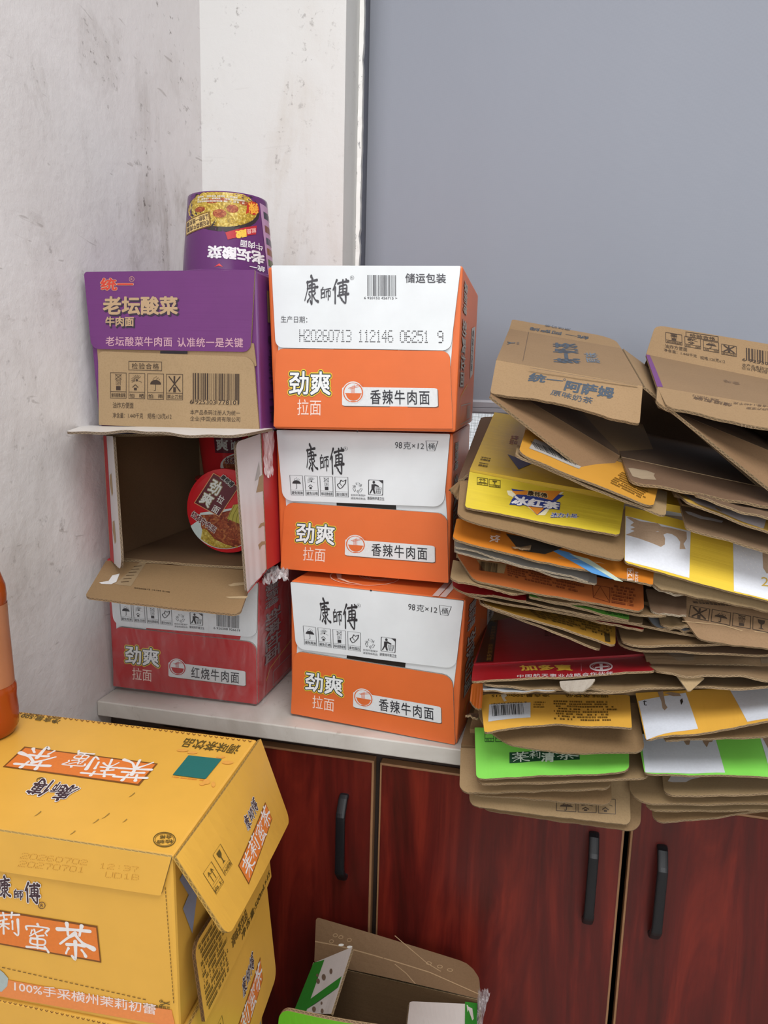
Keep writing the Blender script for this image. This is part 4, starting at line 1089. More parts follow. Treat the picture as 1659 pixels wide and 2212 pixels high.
p.fine(((1040, 445), (865, 425), (872, 418), (1048, 438)), 1, ORP, 5)
p.g('inspection_stamp'); p.ring(842, 745, 56, 37, 4, GRP, 1, 30); p.ring(842, 745, 48, 31, 2, GRP, 1, 30)
tq('检验', ((885, 762), (803, 766), (803, 748), (885, 744)), GRP, .02, 1); tq('合格', ((880, 740), (815, 742), (820, 722), (878, 720)), GRP, .02, 1); p.g()
tq('净含量:500', ((295, 152), (100, 120), (118, 100), (312, 132)), GRP, .015, 1)
p.fine(((300, 130), (110, 104), (125, 92), (312, 118)), 2, GRP, 6)
p.g('tear_line')
for i in range(44):
    u0, u1 = i / 44, (i + .55) / 44
    f = lambda u, d: (40 + (1300 - 40) * u, 88 + (244 - 88) * u + d)
    p.line([f(u0, -3), f((u0 + u1) / 2, 3), f(u1, -3)], 3, BRN, 1)
p.g('fold_perforation')
for i in range(16):
    u = (i + .2) / 16; f = lambda u: (-40 + 920 * u, 690 + 140 * u); p.line([f(u), f(u + .025)], 6, ink('8A5A1C'), 1)
p.g()
SM = ink('9A7A36')
for (x, y), L in (((560, 610), 38), (500, 640) and ((505, 640), 30), ((210, 600), 34), ((385, 700), 26), ((690, 505), 30), ((650, 640), 22)):
    p.g('scuff_mark'); p.line([(x, y), (x - L * .6, y + L * .5), (x - L, y + L * .7)], 5, SM, 0, 1.5); p.g()
p.done(body)
# front face print
fr = ((-164.2, 670.8), (886.7, 830.8), (920.2, 1740.5), (-95.7, 1538.1))
fs = Surf([(-.541, .5552, .92), (-.322, .5636, .92), (-.320, .5636, .727), (-.541, .5552, .727)])
p = Print(fs, fr)
brush(p, '康師傅', [((-6, 926), (58, 930), (62, 1036), (-10, 1028)), ((68, 985), (122, 990), (124, 1048), (70, 1042)), ((124, 952), (206, 966), (208, 1070), (130, 1056))], DKP, 3, 2, WHP)
seal(p, 216, 1076, 17, 17, DKP, 3)
p.g('name_panel'); p.quad(((-90, 1086), (500, 1182), (520, 1370), (-80, 1262)), BRN, 0, 10, 2); p.quad(((-90, 1094), (494, 1190), (513, 1360), (-80, 1254)), ORP, 1, 10, 2); p.g()
brush(p, '莉蜜茶', [((-20, 1110), (108, 1112), (112, 1232), (-16, 1222)), ((128, 1162), (262, 1180), (262, 1316), (122, 1292)), ((288, 1158), (478, 1190), (472, 1362), (300, 1326))], WHP, 2)
p.g('printed_band'); p.quad(((-100, 1430), (840, 1600), (905, 1655), (905, 1686), (-100, 1520))[:0] or ((-100, 1432), (880, 1612), (900, 1700), (-100, 1525)), ink('E58A4A'), 0, 10, 2); p.g()
p.text('100%手采横州茉莉初蕾', 76, 1462, 800, 1515, ink('EBD9D2'), .012, .168, 1)
p.g('printed_flower'); p.poly([(0, 1405), (20, 1420), (45, 1450), (40, 1490), (10, 1520), (-40, 1500), (-40, 1420)][::-1], ink('A9B6B4'), 1); p.g()
p.g('cut_line')
for i in range(30):
    u = i / 30; p.line([(848 + 44 * u, 985 + 600 * u), (848 + 44 * (u + .018), 985 + 600 * (u + .018))], 4, ink('7A5A20'), 1)
for i in range(30):
    u = i / 30; p.line([(-40 + 800 * u, 1382 + 180 * u), (-40 + 800 * (u + .018), 1382 + 180 * (u + .018))], 4, ink('7A5A20'), 1)
p.line([(828, 1568), (870, 1584)], 4, GRP); p.line([(828, 1586), (870, 1570)], 4, GRP); p.ring(826, 1566, 7, 6, 3, GRP, 1, 10); p.ring(826, 1590, 7, 6, 3, GRP, 1, 10); p.g()
p.text('请沿此虚线剪开', 734, 1578, 872, 1594, GRP, .01, .12)
p.g('tear_line')
for i in range(24):
    u0, u1 = i / 24, (i + .55) / 24; f = lambda u, d: (-60 + 640 * u, 1552 + 140 * u + d); p.line([f(u0, -3), f((u0 + u1) / 2, 3), f(u1, -3)], 4, BRN, 1)
p.g(); p.done(body)
# glued strip folded over the top front edge
o, S = panel('glue_flap', t, [(-.70, .5475, .9215), (-.322, .5620, .9215), (-0.3334, 0.5605, 0.8803), (-.70, .5465, .876)], M_YE, kraft(), edge_mat('C2A05A'), .003, (0, 0, .002, 0), seed=41)
p = Print(S, ((-881, 540), (887, 831), (826, 1026), (-700, 730)))
pl = ink('C08A2E')
p.dots('20260702', 80, 788, 412, 812, pl, .14); p.dots('12:37', 482, 852, 692, 876, pl, .13); p.dots('20270701', 88, 826, 408, 850, pl, .14); p.dots('UD1B', 524, 898, 700, 922, pl, .13)
p.done(o)
# end of the carton: flower print, bottom flap folded up, top flap sprung open
ed = Surf([(-.3212, .564, .92), (-.3352, .80, .92), (-.3338, .80, .727), (-.3192, .564, .727)]); p = Print(ed)
p.g('printed_flower'); fl = ink('9298B0')
for a, b2, c2 in (((.04, .16), (.20, .10), (.16, .40)), ((.06, .34), (.24, .26), (.14, .56)), ((.14, .20), (.30, .20), (.24, .46))): p.poly([a, b2, c2], fl, 0)
p.g(); p.done(body)
o, S = panel('bottom_flap', t, [(-0.3125, 0.5793, 0.8140), (-.326, .796, .812), (-.318, .796, .735), (-.300, .575, .735)], M_YE, kraft('8F7044'), edge_mat('6A4A22'), .004, (.012, .008, 0, 0), seed=42, bow=.003)
p = Print(S)
p.fine(((.03, .05), (.30, .05), (.30, .95), (.03, .95)), 12, GRP, 8); p.textq('调味茶饮品', ((.34, .86), (.62, .86), (.62, .66), (.34, .66)), GRP, .02, 1) if False else p.text('调味茶饮品', .34, .62, .56, .78, GRP, .015); p.text('净含量:500mL×15', .46, .80, .97, .92, GRP, .015); p.fine(((.34, .15), (.80, .15), (.80, .5), (.34, .5)), 3, GRP, 9)
p.done(o)
def end_flap(t, c, seed, rr=.012):
    o, S = panel('top_flap', t, c, M_YE, kraft('B89048'), edge_mat('B08A40'), .004, (.001, .001, rr, rr), seed=seed, bow=.002)
    p = Print(S)
    p.g('name_panel'); p.quad(((.30, .66), (.78, .53), (.78, .74), (.30, .90)), BRN, 0, 8, 2); p.quad(((.305, .672), (.775, .545), (.775, .73), (.305, .885)), ORP, 1, 8, 2); p.g()
    sl = (.53 - .66) / .48
    for i, ch in enumerate('茉莉蜜茶'):
        x = .32 + .113 * i; y = .66 + sl * (x - .30) + (.02 if i in (0, 2) else -.0) ; brush(p, ch, [((x, y), (x + .11, y + .11 * sl), (x + .11, y + .19 + .11 * sl), (x, y + .19))], WHP, 2)
    for i, ch in enumerate('康師傅'):
        x = .50 + .062 * i; y = .40 + sl * (x - .50); brush(p, ch, [((x, y), (x + .06, y + .06 * sl), (x + .06, y + .14 + .06 * sl), (x, y + .14))], DKP, 3, 2, WHP)
    p.icon('up', .075, .36, .155, .62, GRP, '向上'); p.icon('glass', .185, .33, .265, .59, GRP, '小心轻放')
    p.done(o)
end_flap(t, [(-.320, .5625, .9205), (-.3335, .80, .9205), (-0.3020, 0.8209, 0.8005), (-0.2636, 0.5530, 0.8556)], 43)
t2 = thing('tea_carton', 'yellow tea carton under the one that carries the bottle', 'carton', (-.52, .67, .549), 'yellow tea cartons')
b2 = carton_body(t2, [(-.70, .5495, .7258), (-.318, .564, .7258), (-.316, .564, .550), (-.70, .5495, .550)], (-.014, .236, 0), M_YE)
end_flap(t2, [(-.3135, .567, .7335), (-.3275, .80, .7335), (-0.3080, 0.7880, 0.5988), (-.292, .572, .600)], 44)
t3 = thing('lower_carton', 'pale teal and yellow carton beneath the yellow tea cartons', 'carton', (-.52, .67, 0.0))
b3 = carton_body(t3, [(-.70, .5495, .5488), (-.318, .564, .5488), (-.314, .564, .001), (-.70, .5495, .001)], (-.014, .240, 0), M_YE2)
p = Print(Surf([(-.3172, .564, .545), (-.3310, .80, .545), (-.327, .80, .004), (-.3132, .564, .004)])); p.g('teal_strip'); p.quad(((.80, 0), (.97, 0), (.97, 1), (.80, 1)), ink('8FB0AE'), 0, 1, 4); p.g(); p.done(b3)
# tea bottle
t = thing('tea_bottle', 'bottle of orange tea standing on the yellow carton', 'bottle', (-.661, .722, .9205))
Mb = Matrix.Translation((-.661, .722, .9206))
liq, nt, bb = nodemat('orange_tea_bottle'); bb.inputs['Base Color'].default_value = lin('B4521C'); bb.inputs['Roughness'].default_value = .12
bb.inputs['Transmission Weight'].default_value = .35; bb.inputs['IOR'].default_value = 1.33
prof = [(.001, .006), (.022, .004), (.026, 0), (.030, .003), (.0345, .012), (.0352, .03), (.0338, .048), (.0345, .056), (.0342, .062), (.0320, .066), (.0310, .10), (.0298, .135), (.0292, .17), (.0298, .178), (.0290, .190), (.024, .206), (.016, .222), (.0125, .232), (.0125, .238)]
lathe('bottle_body', prof, liq, t, Mb, 48)
lathe('label', [(.0326, .066), (.0316, .10), (.0304, .135), (.0298, .168)], plain('bottle_label', 'A8704F', .35, nscale=14, var=.22), t, Mb, 48, label='pinkish tan wrap label')
lathe('cap', [(.0145, .230), (.0150, .232), (.0150, .247), (.0140, .2485), (.001, .2485)], plain('bottle_cap', 'E8A23A', .4), t, Mb, 32)
p = Print(ConeSurf(Mb, -2.2, 0.4, .060, .0346, .004, .034)); p.text('500ml', .20, .52, .70, .72, ink('E8C9B4'), .004); p.done([c for c in t.children if c.name.startswith('bottle_body')][0])

# ------------------------------------------------------------------ the pile of flattened cartons
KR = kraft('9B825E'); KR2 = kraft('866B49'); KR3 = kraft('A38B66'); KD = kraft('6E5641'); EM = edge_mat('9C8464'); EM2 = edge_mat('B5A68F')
BACK = 0.40
def flat(label, hl, hr, rise=0.0, mat=None, name='flattened_carton', t=.007, depth=BACK):
    """a knocked-down carton: its doubled body lies back on the pile from the hinge line hl-hr"""
    a, b = np.array(hl), np.array(hr); c = thing(name, label, 'cardboard', tuple((a + b) / 2 + np.array((0, .2, -.004))), 'flattened cartons in the pile')
    up = np.array((0, depth, rise))
    o, S = panel('body_panel', c, [a + up, b + up, b, a], mat or KR2, KR2, mat or KR2, t, seed=int(abs(a[2]) * 999))
    return c, o, S
def flap(c, pts, mat, seed, r=(0, 0, .012, .012), back=None, label=None, t=.003, name='flap', edge=None, **kw):
    kw.setdefault('rag', .0005); kw.setdefault('wav', .002)
    return panel(name, c, pts, mat, back or KR, edge or EM, t, r, seed=seed, label=label, **kw)

# K1: lowest carton, two kraft flaps each side hanging over the worktop edge
c, b, S = flat('lowest flattened carton of the pile, kraft with sun marks on its flap', (-0.0879, 1.0600, 0.8058), (0.3581, 1.0600, 0.8349))
flap(c, [(-0.0791, 1.0580, 0.8030), (0.1596, 1.0580, 0.8322), (0.1533, 0.9850, 0.7578), (-0.0645, 0.9850, 0.7555)], KR2, 1, (0, 0, .016, .012), wav=.001)
o, S = flap(c, [(-0.0962, 1.0540, 0.8045), (0.1383, 1.0540, 0.8342), (0.1392, 0.9780, 0.7705), (-0.0827, 0.9780, 0.7628)], KR, 2, (0, 0, .01, .014), wav=.001)
p = Print(S, ((120, 446), (944, 460), (955, 816), (130, 718))); k = ink('4A3C30')
for i, kd in enumerate(('rain', 'sun', 'sun')): p.icon(kd, 530 + 114 * i, 690 - 4 * i, 632 + 114 * i, 738 + 8 * i, k, '', .06, 3)
p.done(o)
flap(c, [(0.1672, 1.0580, 0.8055), (0.3625, 1.0580, 0.8354), (0.3426, 0.9850, 0.8258), (0.1696, 0.9850, 0.7743)], KR2, 3, (0, 0, .002, .014), wav=.002)
flap(c, [(0.1610, 1.0540, 0.8092), (0.3605, 1.0540, 0.8432), (0.3409, 0.9800, 0.8285), (0.1575, 0.9780, 0.7939)], KR3, 4, (0, 0, .002, .016), wav=.002)
# K2
c, b, S = flat('second lowest flattened carton of the pile, plain kraft flaps', (-0.1078, 1.0600, 0.8108), (0.3571, 1.0600, 0.8439), .002)
flap(c, [(-0.1022, 1.0520, 0.8092), (0.1121, 1.0520, 0.8376), (0.1117, 0.9740, 0.7984), (-0.0883, 0.9740, 0.7836)], KR2, 5, (0, 0, .012, .02), wav=.001)
flap(c, [(-0.1069, 1.0500, 0.8134), (0.1116, 1.0500, 0.8417), (0.1076, 0.9680, 0.8263), (-0.0978, 0.9680, 0.7877)], KR, 6, (0, 0, .012, .016), bow=-.002, wav=.002)
flap(c, [(0.1406, 1.0520, 0.8233), (0.3592, 1.0520, 0.8500), (0.3374, 0.9720, 0.8389), (0.1340, 0.9720, 0.8056)], KR, 7, (0, 0, .002, .034), wav=.001)
o, S = flap(c, [(0.1825, 1.0490, 0.8342), (0.3578, 1.0490, 0.8544), (0.3336, 0.9660, 0.8577), (0.1767, 0.9660, 0.8270)], KR3, 8, (0, 0, .002, .016), wav=.001)
p = Print(S, ((1110, 490), (1800, 510), (1800, 648), (1128, 668)))
p.g('torn_paper'); p.poly([(1155, 600), (1180, 570), (1215, 562), (1260, 580), (1330, 572), (1360, 556), (1378, 562), (1366, 576), (1300, 590), (1270, 604), (1190, 606)][::-1], ink('D8D6D6'), 1); p.g(); p.done(o)
# K3: light green
c, b, S = flat('flattened carton with a bright light green flap and dark green name plate', (-0.0953, 1.0580, 0.8401), (0.3531, 1.0600, 0.8802), .004)
flap(c, [(-0.0811, 1.0500, 0.8235), (0.1624, 1.0500, 0.8520), (0.1536, 0.9600, 0.8523), (-0.0729, 0.9600, 0.8095)], KR, 9, (0, 0, .012, .012), wav=.0015)
GN = '7FD356'; M_GN = coated(GN, .10)
o, S = flap(c, [(-0.0871, 1.0500, 0.8495), (0.1352, 1.0500, 0.8755), (0.1280, 0.9560, 0.8598), (-0.0735, 0.9560, 0.8194)], M_GN, 10, (0, 0, .014, .008), wav=.0015)
p = Print(S, ((156, 316), (946, 330), (947, 545), (164, 578))); dg = ink('1E4A30')
p.g('name_panel'); p.quad(((370, 450), (733, 436), (735, 484), (370, 504)), dg, 0, 10, 2); p.g()
brush(p, '茉莉', [rq(385, 450, 480, 498, -.03), rq(482, 442, 545, 484, -.03)], ink('DDE9DD'), 2); p.textq('清', ((548, 456), (612, 452), (612, 498), (545, 500)), ink('DDE9DD'), .03, 2); brush(p, '茶', [rq(620, 446, 720, 486, -.03)], ink('DDE9DD'), 2)
for i in range(2): p.g('handling_mark'); p.frame(222 + 66 * i, 352, 276 + 66 * i, 394, 3, dg, 1); p.line([(222 + 66 * i, 376), (276 + 66 * i, 376)], 3, dg, 1); p.g()
p.text('向上', 230, 379, 268, 391, dg, .01)
p.done(o)
o, S = flap(c, [(0.1469, 1.0500, 0.8711), (0.3573, 1.0500, 0.9060), (0.3332, 0.9580, 0.8811), (0.1474, 0.9560, 0.8617)], M_GN, 11, (0, 0, .002, .004), wav=.0015)
p = Print(S, ((988, 350), (1820, 330), (1820, 578), (1026, 549))); wp = ink('CDD2DC')
p.g('white_panel'); p.quad(((1003, 352), (1343, 344), (1405, 552), (1030, 548)), wp, 0, 8, 4); p.g('white_panel'); p.quad(((1580, 342), (1820, 335), (1820, 572), (1655, 570)), wp, 0, 6, 4); p.g()
p.g('torn_patch')
for q in ([(1195, 385), (1232, 385), (1226, 412), (1212, 412)], [(1285, 382), (1320, 382), (1345, 380), (1338, 398), (1322, 400), (1312, 428), (1300, 410)], [(1595, 360), (1640, 365), (1665, 400), (1665, 470), (1640, 440)]): p.poly(q[::-1], kraft('9C8168'), 1)
p.g(); p.done(o)
# K4: amber with bar code
AM = 'E0AC48'; M_AM = coated(AM, .28, 'X', .32)
c, b, S = flat('flattened carton with an amber yellow flap bearing a white bar code label', (-0.0818, 1.0600, 0.8983), (0.3443, 1.0600, 0.9601), .004)
flap(c, [(-0.0853, 1.0520, 0.8950), (0.1425, 1.0520, 0.9178), (0.1458, 0.9550, 0.8918), (-0.0697, 0.9550, 0.8670)], KR2, 12, (0, 0, .016, .045), bow=-.004, wav=.001, cut=[(0, .28), (.2, .10), (.5, .0), (1, .0)])
o, S = flap(c, [(-0.0814, 1.0500, 0.9038), (0.1320, 1.0500, 0.9293), (0.1260, 0.9500, 0.9246), (-0.0650, 0.9500, 0.8910)], M_AM, 13, (.012, .006, .003, .004), wav=.002, cut=[(0, .01), (.15, .08), (.3, .16), (.5, .2), (.75, .1), (1, .0)])
p = Print(S, ((184, 146), (950, 150), (962, 322), (206, 348))); k = ink('5B4218')
p.g('barcode_label'); p.quad(((240, 205), (479, 192), (478, 268), (232, 294)), ink('CCD4DC'), 1, 6, 2); p.g()
p.barcode(258, 212, 442, 268, ink('2E3638'), 22, -.07, 2, -.08); p.textq('6 920459 993781', ((458, 196), (255, 208), (256, 199), (458, 188)), ink('3C4244'), .0, 2)
p.textq('净含量:500mL×15', ((580, 162), (255, 166), (256, 150), (580, 147)), k, .02, 1); p.textq('调味茶饮品', ((862, 168), (660, 164), (662, 148), (862, 152)), k, .02, 1)
p.fine(((600, 180), (905, 185), (910, 295), (602, 280)), 8, k, 14, 1, .75); p.fine(((495, 185), (560, 186), (560, 222), (495, 222)), 3, k, 15)
p.g('worn_spot'); p.poly([(310, 150), (340, 146), (346, 158), (332, 168), (345, 184), (330, 190), (318, 170)][::-1], ink('D9D2BE'), 1); p.g(); p.done(o)
flap(c, [(0.1458, 1.0520, 0.9271), (0.3513, 1.0520, 0.9643), (0.3255, 0.9550, 0.9421), (0.1697, 0.9550, 0.9112)], KR2, 14, (0, 0, .002, .004), wav=.001, rag=.001)
o, S = flap(c, [(0.1397, 1.0500, 0.9332), (0.3499, 1.0500, 0.9718), (0.3213, 0.9500, 0.9668), (0.1447, 0.9500, 0.9102)], M_AM, 15, (0, 0, .002, .006), wav=.003, rag=.0007)
p = Print(S, ((980, 140), (1820, 96), (1820, 262), (1034, 384))); wp = ink('D5DCE8')
p.g('white_panel'); p.quad(((1000, 188), (1328, 136), (1386, 310), (1040, 382)), wp, 0, 8, 4); p.g('white_panel'); p.quad(((1556, 122), (1820, 104), (1820, 258), (1627, 282)), wp, 0, 6, 4); p.g()
p.g('torn_patch'); kk = kraft('A38C76')
for q in ([(1148, 132), (1185, 128), (1192, 165), (1196, 200), (1210, 222), (1190, 238), (1176, 226), (1172, 190)], [(1195, 140), (1240, 134), (1290, 140), (1300, 156), (1250, 158)]): p.poly(q[::-1], kk, 1)
p.poly([(1292, 180), (1306, 168), (1310, 186), (1298, 204)][::-1], ink('2B241E'), 2); p.g()
p.text('t', 1035, 184, 1066, 214, ink('2E2E33'), .0, layer=2)
p.done(o)
# K5: worn kraft carton with a torn triangle
c, b, S = flat('flattened worn kraft carton between the red carton and the amber one, torn at its edge', (-0.0928, 1.0550, 0.9241), (0.3408, 1.0550, 0.9788), .004, KR)
flap(c, [(-0.0827, 1.0450, 0.9423), (0.1680, 1.0450, 0.9681), (0.1235, 0.9650, 0.9684), (-0.0712, 0.9650, 0.9557)], KR, 16, (0, 0, .02, .004), wav=.003, rag=.001)
flap(c, [(0.0617, 1.0440, 0.9590), (0.3464, 1.0440, 0.9878), (0.3216, 0.9650, 1.0034), (0.0337, 0.9650, 0.9578)], KR, 17, (0, 0, .004, .02), wav=.003, rag=.001)
o, S = flap(c, [(-0.0750, 1.0000, 0.9443), (0.0447, 1.0000, 0.9565), (0.0234, 0.9580, 0.9595), (-0.0708, 0.9580, 0.9495)], coated('B9C0C8', .2), 18, (0, 0, .006, .004), name='white_strip', t=.002, label='pale grey-white printed strip')
p = Print(S, ((196, 84), (640, 92), (560, 134), (198, 128))); p.frame(220, 100, 256, 116, 2.5, ink('5A6068'), 1); p.done(o)
flap(c, [(0.1758, 0.9680, 0.9995), (0.2116, 0.9680, 0.9984), (0.1929, 0.9520, 0.9851), (0.1891, 0.9520, 0.9847)], KR3, 19, (0, 0, .001, .001), name='torn_corner', t=.0025, edge=EM2, rag=0, wav=0)
o, S = panel('corrugated_scrap', c, [(0.0301, 0.9620, 0.9742), (0.0762, 0.9620, 0.9830), (0.0665, 0.9480, 0.9707), (0.0331, 0.9480, 0.9649)], kraft('A59C90', 'X', 1.0, .9), KR, EM2, .003, (0, 0, .012, .012), wav=.0015, seed=20)
flap(c, [(-0.0950, 1.0500, 0.9196), (-0.0775, 1.0500, 0.9218), (-0.0747, 1.0000, 0.9033), (-0.0924, 1.0000, 0.9076)], coated('C96A28', .1), 21, (.004, 0, 0, .012), label='orange printed flap corner')
flap(c, [(-0.0962, 1.0550, 0.8688), (-0.0785, 1.0550, 0.8705), (-0.0807, 1.0200, 0.8807), (-0.0998, 1.0200, 0.8806)], KD, 22, (0, 0, 0, 0), t=.003)
# K6: deep red with gold writing
M_DR = coated('9A1420', .10, 'Y', .30)
c, b, S = flat('flattened deep red carton with gold lettering and a round emblem', (-0.0941, 1.0580, 0.9451), (0.1520, 1.0580, 0.9889), -.028, M_DR)
p = Print(S); p.g('black_band'); p.quad(((.0, .02), (.05, .02), (.118, .985), (.012, .985)), ink('1A1214', .3), 0, 1, 8); p.g()
for i in range(3):
    y1 = .97 - .31 * i; y0 = y1 - .24; xa = .022 + .062 * (y1 - .02); xb = .022 + .062 * (y0 - .02)
    p.textq('加多宝凉茶', ((xa - .010, y1), (xb - .010, y0), (xb + .022, y0), (xa + .022, y1)), ink('A8843A', .3), .0, 1)
p.fine(((.42, .55), (.62, .55), (.62, .68), (.42, .68)), 2, ink('6A0F18'), 7); p.done(b)
o, S = flap(c, [(-0.0945, 1.0560, 0.9448), (0.1492, 1.0560, 0.9876), (0.1512, 0.9650, 0.9990), (-0.0875, 0.9600, 0.9599)], M_DR, 23, (0, 0, .012, .010), wav=.0015, cut=[(0, .0), (.5, .03), (.85, .12), (1, .0)])
p = Print(S, ((148, 856), (1030, 806), (1084, 890), (138, 936))); gd = ink('D6AE3A', .3); wr = ink('E3D3D6', .3)
p.text('加多寳', 392, 856, 650, 884, gd, .035, -.02, 1, -.5); p.line([(695, 846), (695, 882)], 2.5, ink('C98A94'), 1)
p.g('round_emblem'); p.ring(798, 861, 57, 21, 7, wr, 1, 36); p.ring(798, 861, 44, 16, 1.5, wr, 1, 30); p.poly([(790, 848), (806, 847), (806, 858), (838, 857), (836, 864), (806, 866), (806, 877), (792, 878), (792, 867), (764, 871), (768, 863), (791, 861)][::-1], wr, 1); p.g()
p.text('中国航天事业战略合作伙伴', 368, 906, 858, 922, wr, .014, -.042, 1, spacing=1.15)
p.done(o)
# K6b: its right-hand neighbour, crushed kraft with packing tape
c, b, S = flat('flattened crushed kraft carton with clear tape along its fold, right of the red one', (0.1480, 1.0550, 0.9852), (0.3447, 1.0600, 1.0012), .002, KR3)
o, S = flap(c, [(0.1464, 1.0580, 0.9930), (0.3479, 1.0580, 1.0107), (0.3346, 1.0120, 1.0095), (0.1465, 1.0120, 0.9923)], kraft('A88C6A', 'Y', 1.0, .7), 24, (0, 0, 0, 0), name='crushed_fold', wav=.003, bowv=.004)
p = Print(S, ((1020, 784), (1820, 800), (1820, 862), (1040, 846))); tp = plain('clear_tape', 'A4927A', .22)
p.g('packing_tape'); p.quad(((1110, 785), (1290, 790), (1284, 838), (1200, 836)), tp, 0, 6, 4); p.quad(((1615, 796), (1720, 798), (1720, 850), (1630, 850)), tp, 0, 4, 4); p.g(); p.done(o)
flap(c, [(0.1457, 1.0100, 0.9930), (0.3340, 1.0100, 1.0097), (0.3200, 0.9620, 1.0097), (0.1519, 0.9580, 1.0024)], kraft('8E7454', 'Y', 1.0, .3), 25, (0, 0, 0, .01), wav=.003, rag=.0008)
# K7: dark amber carton with small print, kraft under-flap
c, b, S = flat('flattened dark amber carton with small print just above the red one', (-0.0905, 1.0600, 1.0492), (0.3388, 1.0600, 1.0537), .010)
flap(c, [(-0.0907, 1.0480, 1.0545), (0.0848, 1.0480, 1.0174), (0.0803, 0.9780, 1.0176), (-0.0822, 0.9850, 1.0654)], KR2, 26, (0, 0, .008, .012), wav=.001)
o, S = flap(c, [(-0.0866, 1.0460, 1.0572), (0.1035, 1.0460, 1.0345), (0.0986, 0.9700, 1.0273), (-0.0763, 0.9800, 1.0657)], coated('A87E30', .12), 27, (0, 0, .012, .02), wav=.001, cut=[(0, .0), (.3, .02), (.55, .06), (.8, .02), (1, 0)])
p = Print(S, ((190, 500), (875, 640), (876, 756), (206, 540))); k = ink('4A3816'); p.fine(((270, 520), (850, 645), (835, 715), (330, 568)), 5, k, 30, 1, .7); p.g('dark_label'); p.quad(((725, 668), (790, 682), (800, 722), (735, 706)), ink('3E3016'), 1, 2, 1); p.g(); p.done(o)
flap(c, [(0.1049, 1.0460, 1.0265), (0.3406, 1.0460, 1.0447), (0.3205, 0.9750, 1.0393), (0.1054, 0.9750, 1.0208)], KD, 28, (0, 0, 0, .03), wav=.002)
flap(c, [(0.1073, 1.0420, 1.0318), (0.3390, 1.0420, 1.0486), (0.3176, 0.9700, 1.0521), (0.1078, 0.9700, 1.0316)], KR2, 29, (0, 0, 0, .02), wav=.002, rag=.0008)
# K8: green sliver, kraft, red sliver
c, b, S = flat('flattened carton showing a green sliver between dull kraft flaps', (-0.0997, 1.0600, 1.0611), (0.3349, 1.0600, 1.0671), .016)
flap(c, [(-0.1186, 1.0460, 1.0656), (0.1874, 1.0460, 1.0429), (0.2305, 0.9850, 1.0443), (-0.1005, 0.9850, 1.0755)], KR2, 30, (0, 0, .03, .012), wav=.002, rag=.0008)
flap(c, [(0.0174, 1.0430, 1.0502), (0.1402, 1.0430, 1.0477), (0.1338, 0.9820, 1.0507), (0.0783, 0.9820, 1.0548)], M_DR, 31, (0, 0, .006, .004), wav=.001, t=.003)
flap(c, [(-0.0753, 1.0410, 1.0685), (0.1395, 1.0410, 1.0539), (0.1308, 0.9780, 1.0576), (-0.0690, 0.9800, 1.0797)], KR, 32, (0, 0, .012, .012), wav=.001)
o, S = flap(c, [(-0.0183, 1.0380, 1.0788), (0.1188, 1.0380, 1.0614), (0.1133, 0.9740, 1.0641), (-0.0170, 0.9740, 1.0851)], M_GN, 33, (0, 0, .004, .002), wav=.001)
p = Print(S, ((436, 455), (944, 560), (946, 620), (434, 496))); p.fine(((780, 562), (940, 588), (940, 606), (800, 582)), 2, dg, 3); p.done(o)
flap(c, [(0.1389, 1.0400, 1.0598), (0.2104, 1.0400, 1.0584), (0.2010, 0.9850, 1.0555), (0.1481, 0.9850, 1.0533)], coated('8F959C', .3), 34, (0, 0, 0, .02), wav=.003, rag=.001, label='grey torn paper', t=.003)
flap(c, [(0.1556, 1.0340, 1.0661), (0.2188, 1.0340, 1.0638), (0.2091, 0.9800, 1.0612), (0.1543, 0.9800, 1.0582)], KR, 35, (0, 0, 0, .015), wav=.002)
# K9: red edge at left
c, b, S = flat('flattened red carton with only its left corner showing beside the orange stack', (-0.1269, 1.0600, 1.0812), (0.1361, 1.0600, 1.0564), .020, M_DR)
o, S = flap(c, [(-0.1303, 1.0400, 1.0869), (-0.0228, 1.0400, 1.0793), (-0.0204, 0.9800, 1.0765), (-0.1214, 0.9850, 1.0798)], M_DR, 36, (0, 0, 0, .022), wav=.001)
# K10: rust orange carton with fine print; kraft flap with handling marks to the right
RU = 'A85E30'; M_RU = coated(RU, .14)
c, b, S = flat('flattened rust-orange carton with dense small print and a bar code', (-0.1283, 1.0600, 1.1140), (0.3313, 1.0600, 1.0998), .024)
flap(c, [(-0.0181, 1.0360, 1.0952), (0.1377, 1.0360, 1.0694), (0.1729, 0.9680, 1.0729), (-0.0050, 0.9750, 1.0826)], KR2, 37, (0, 0, .03, .01), wav=.002, rag=.0008)
flap(c, [(-0.1294, 1.0340, 1.1119), (-0.0153, 1.0340, 1.0959), (-0.0153, 0.9680, 1.0853), (-0.1243, 0.9680, 1.1008)], KR, 38, (0, 0, .03, .012), wav=.001, rag=.001)
o, S = flap(c, [(-0.1250, 1.0320, 1.1226), (0.1344, 1.0320, 1.0981), (0.1289, 0.9600, 1.0805), (-0.0917, 0.9680, 1.1008)], M_RU, 39, (.006, 0, .014, .012), wav=.001, rag=.0006)
p = Print(S, ((60, 278), (1018, 440), (1022, 580), (150, 420))); k = ink('6A2E1A')
p.g('barcode_patch'); p.quad(((160, 312), (310, 335), (300, 388), (205, 375)), ink('A58A60'), 0, 4, 2); p.g(); p.barcode(176, 322, 268, 372, ink('2E2418'), 31, .14, 1)
p.fine(((312, 342), (735, 418), (735, 500), (320, 400)), 5, k, 33, 1, .85); p.fine(((845, 440), (985, 465), (975, 560), (850, 540)), 6, k, 34, 1, .8)
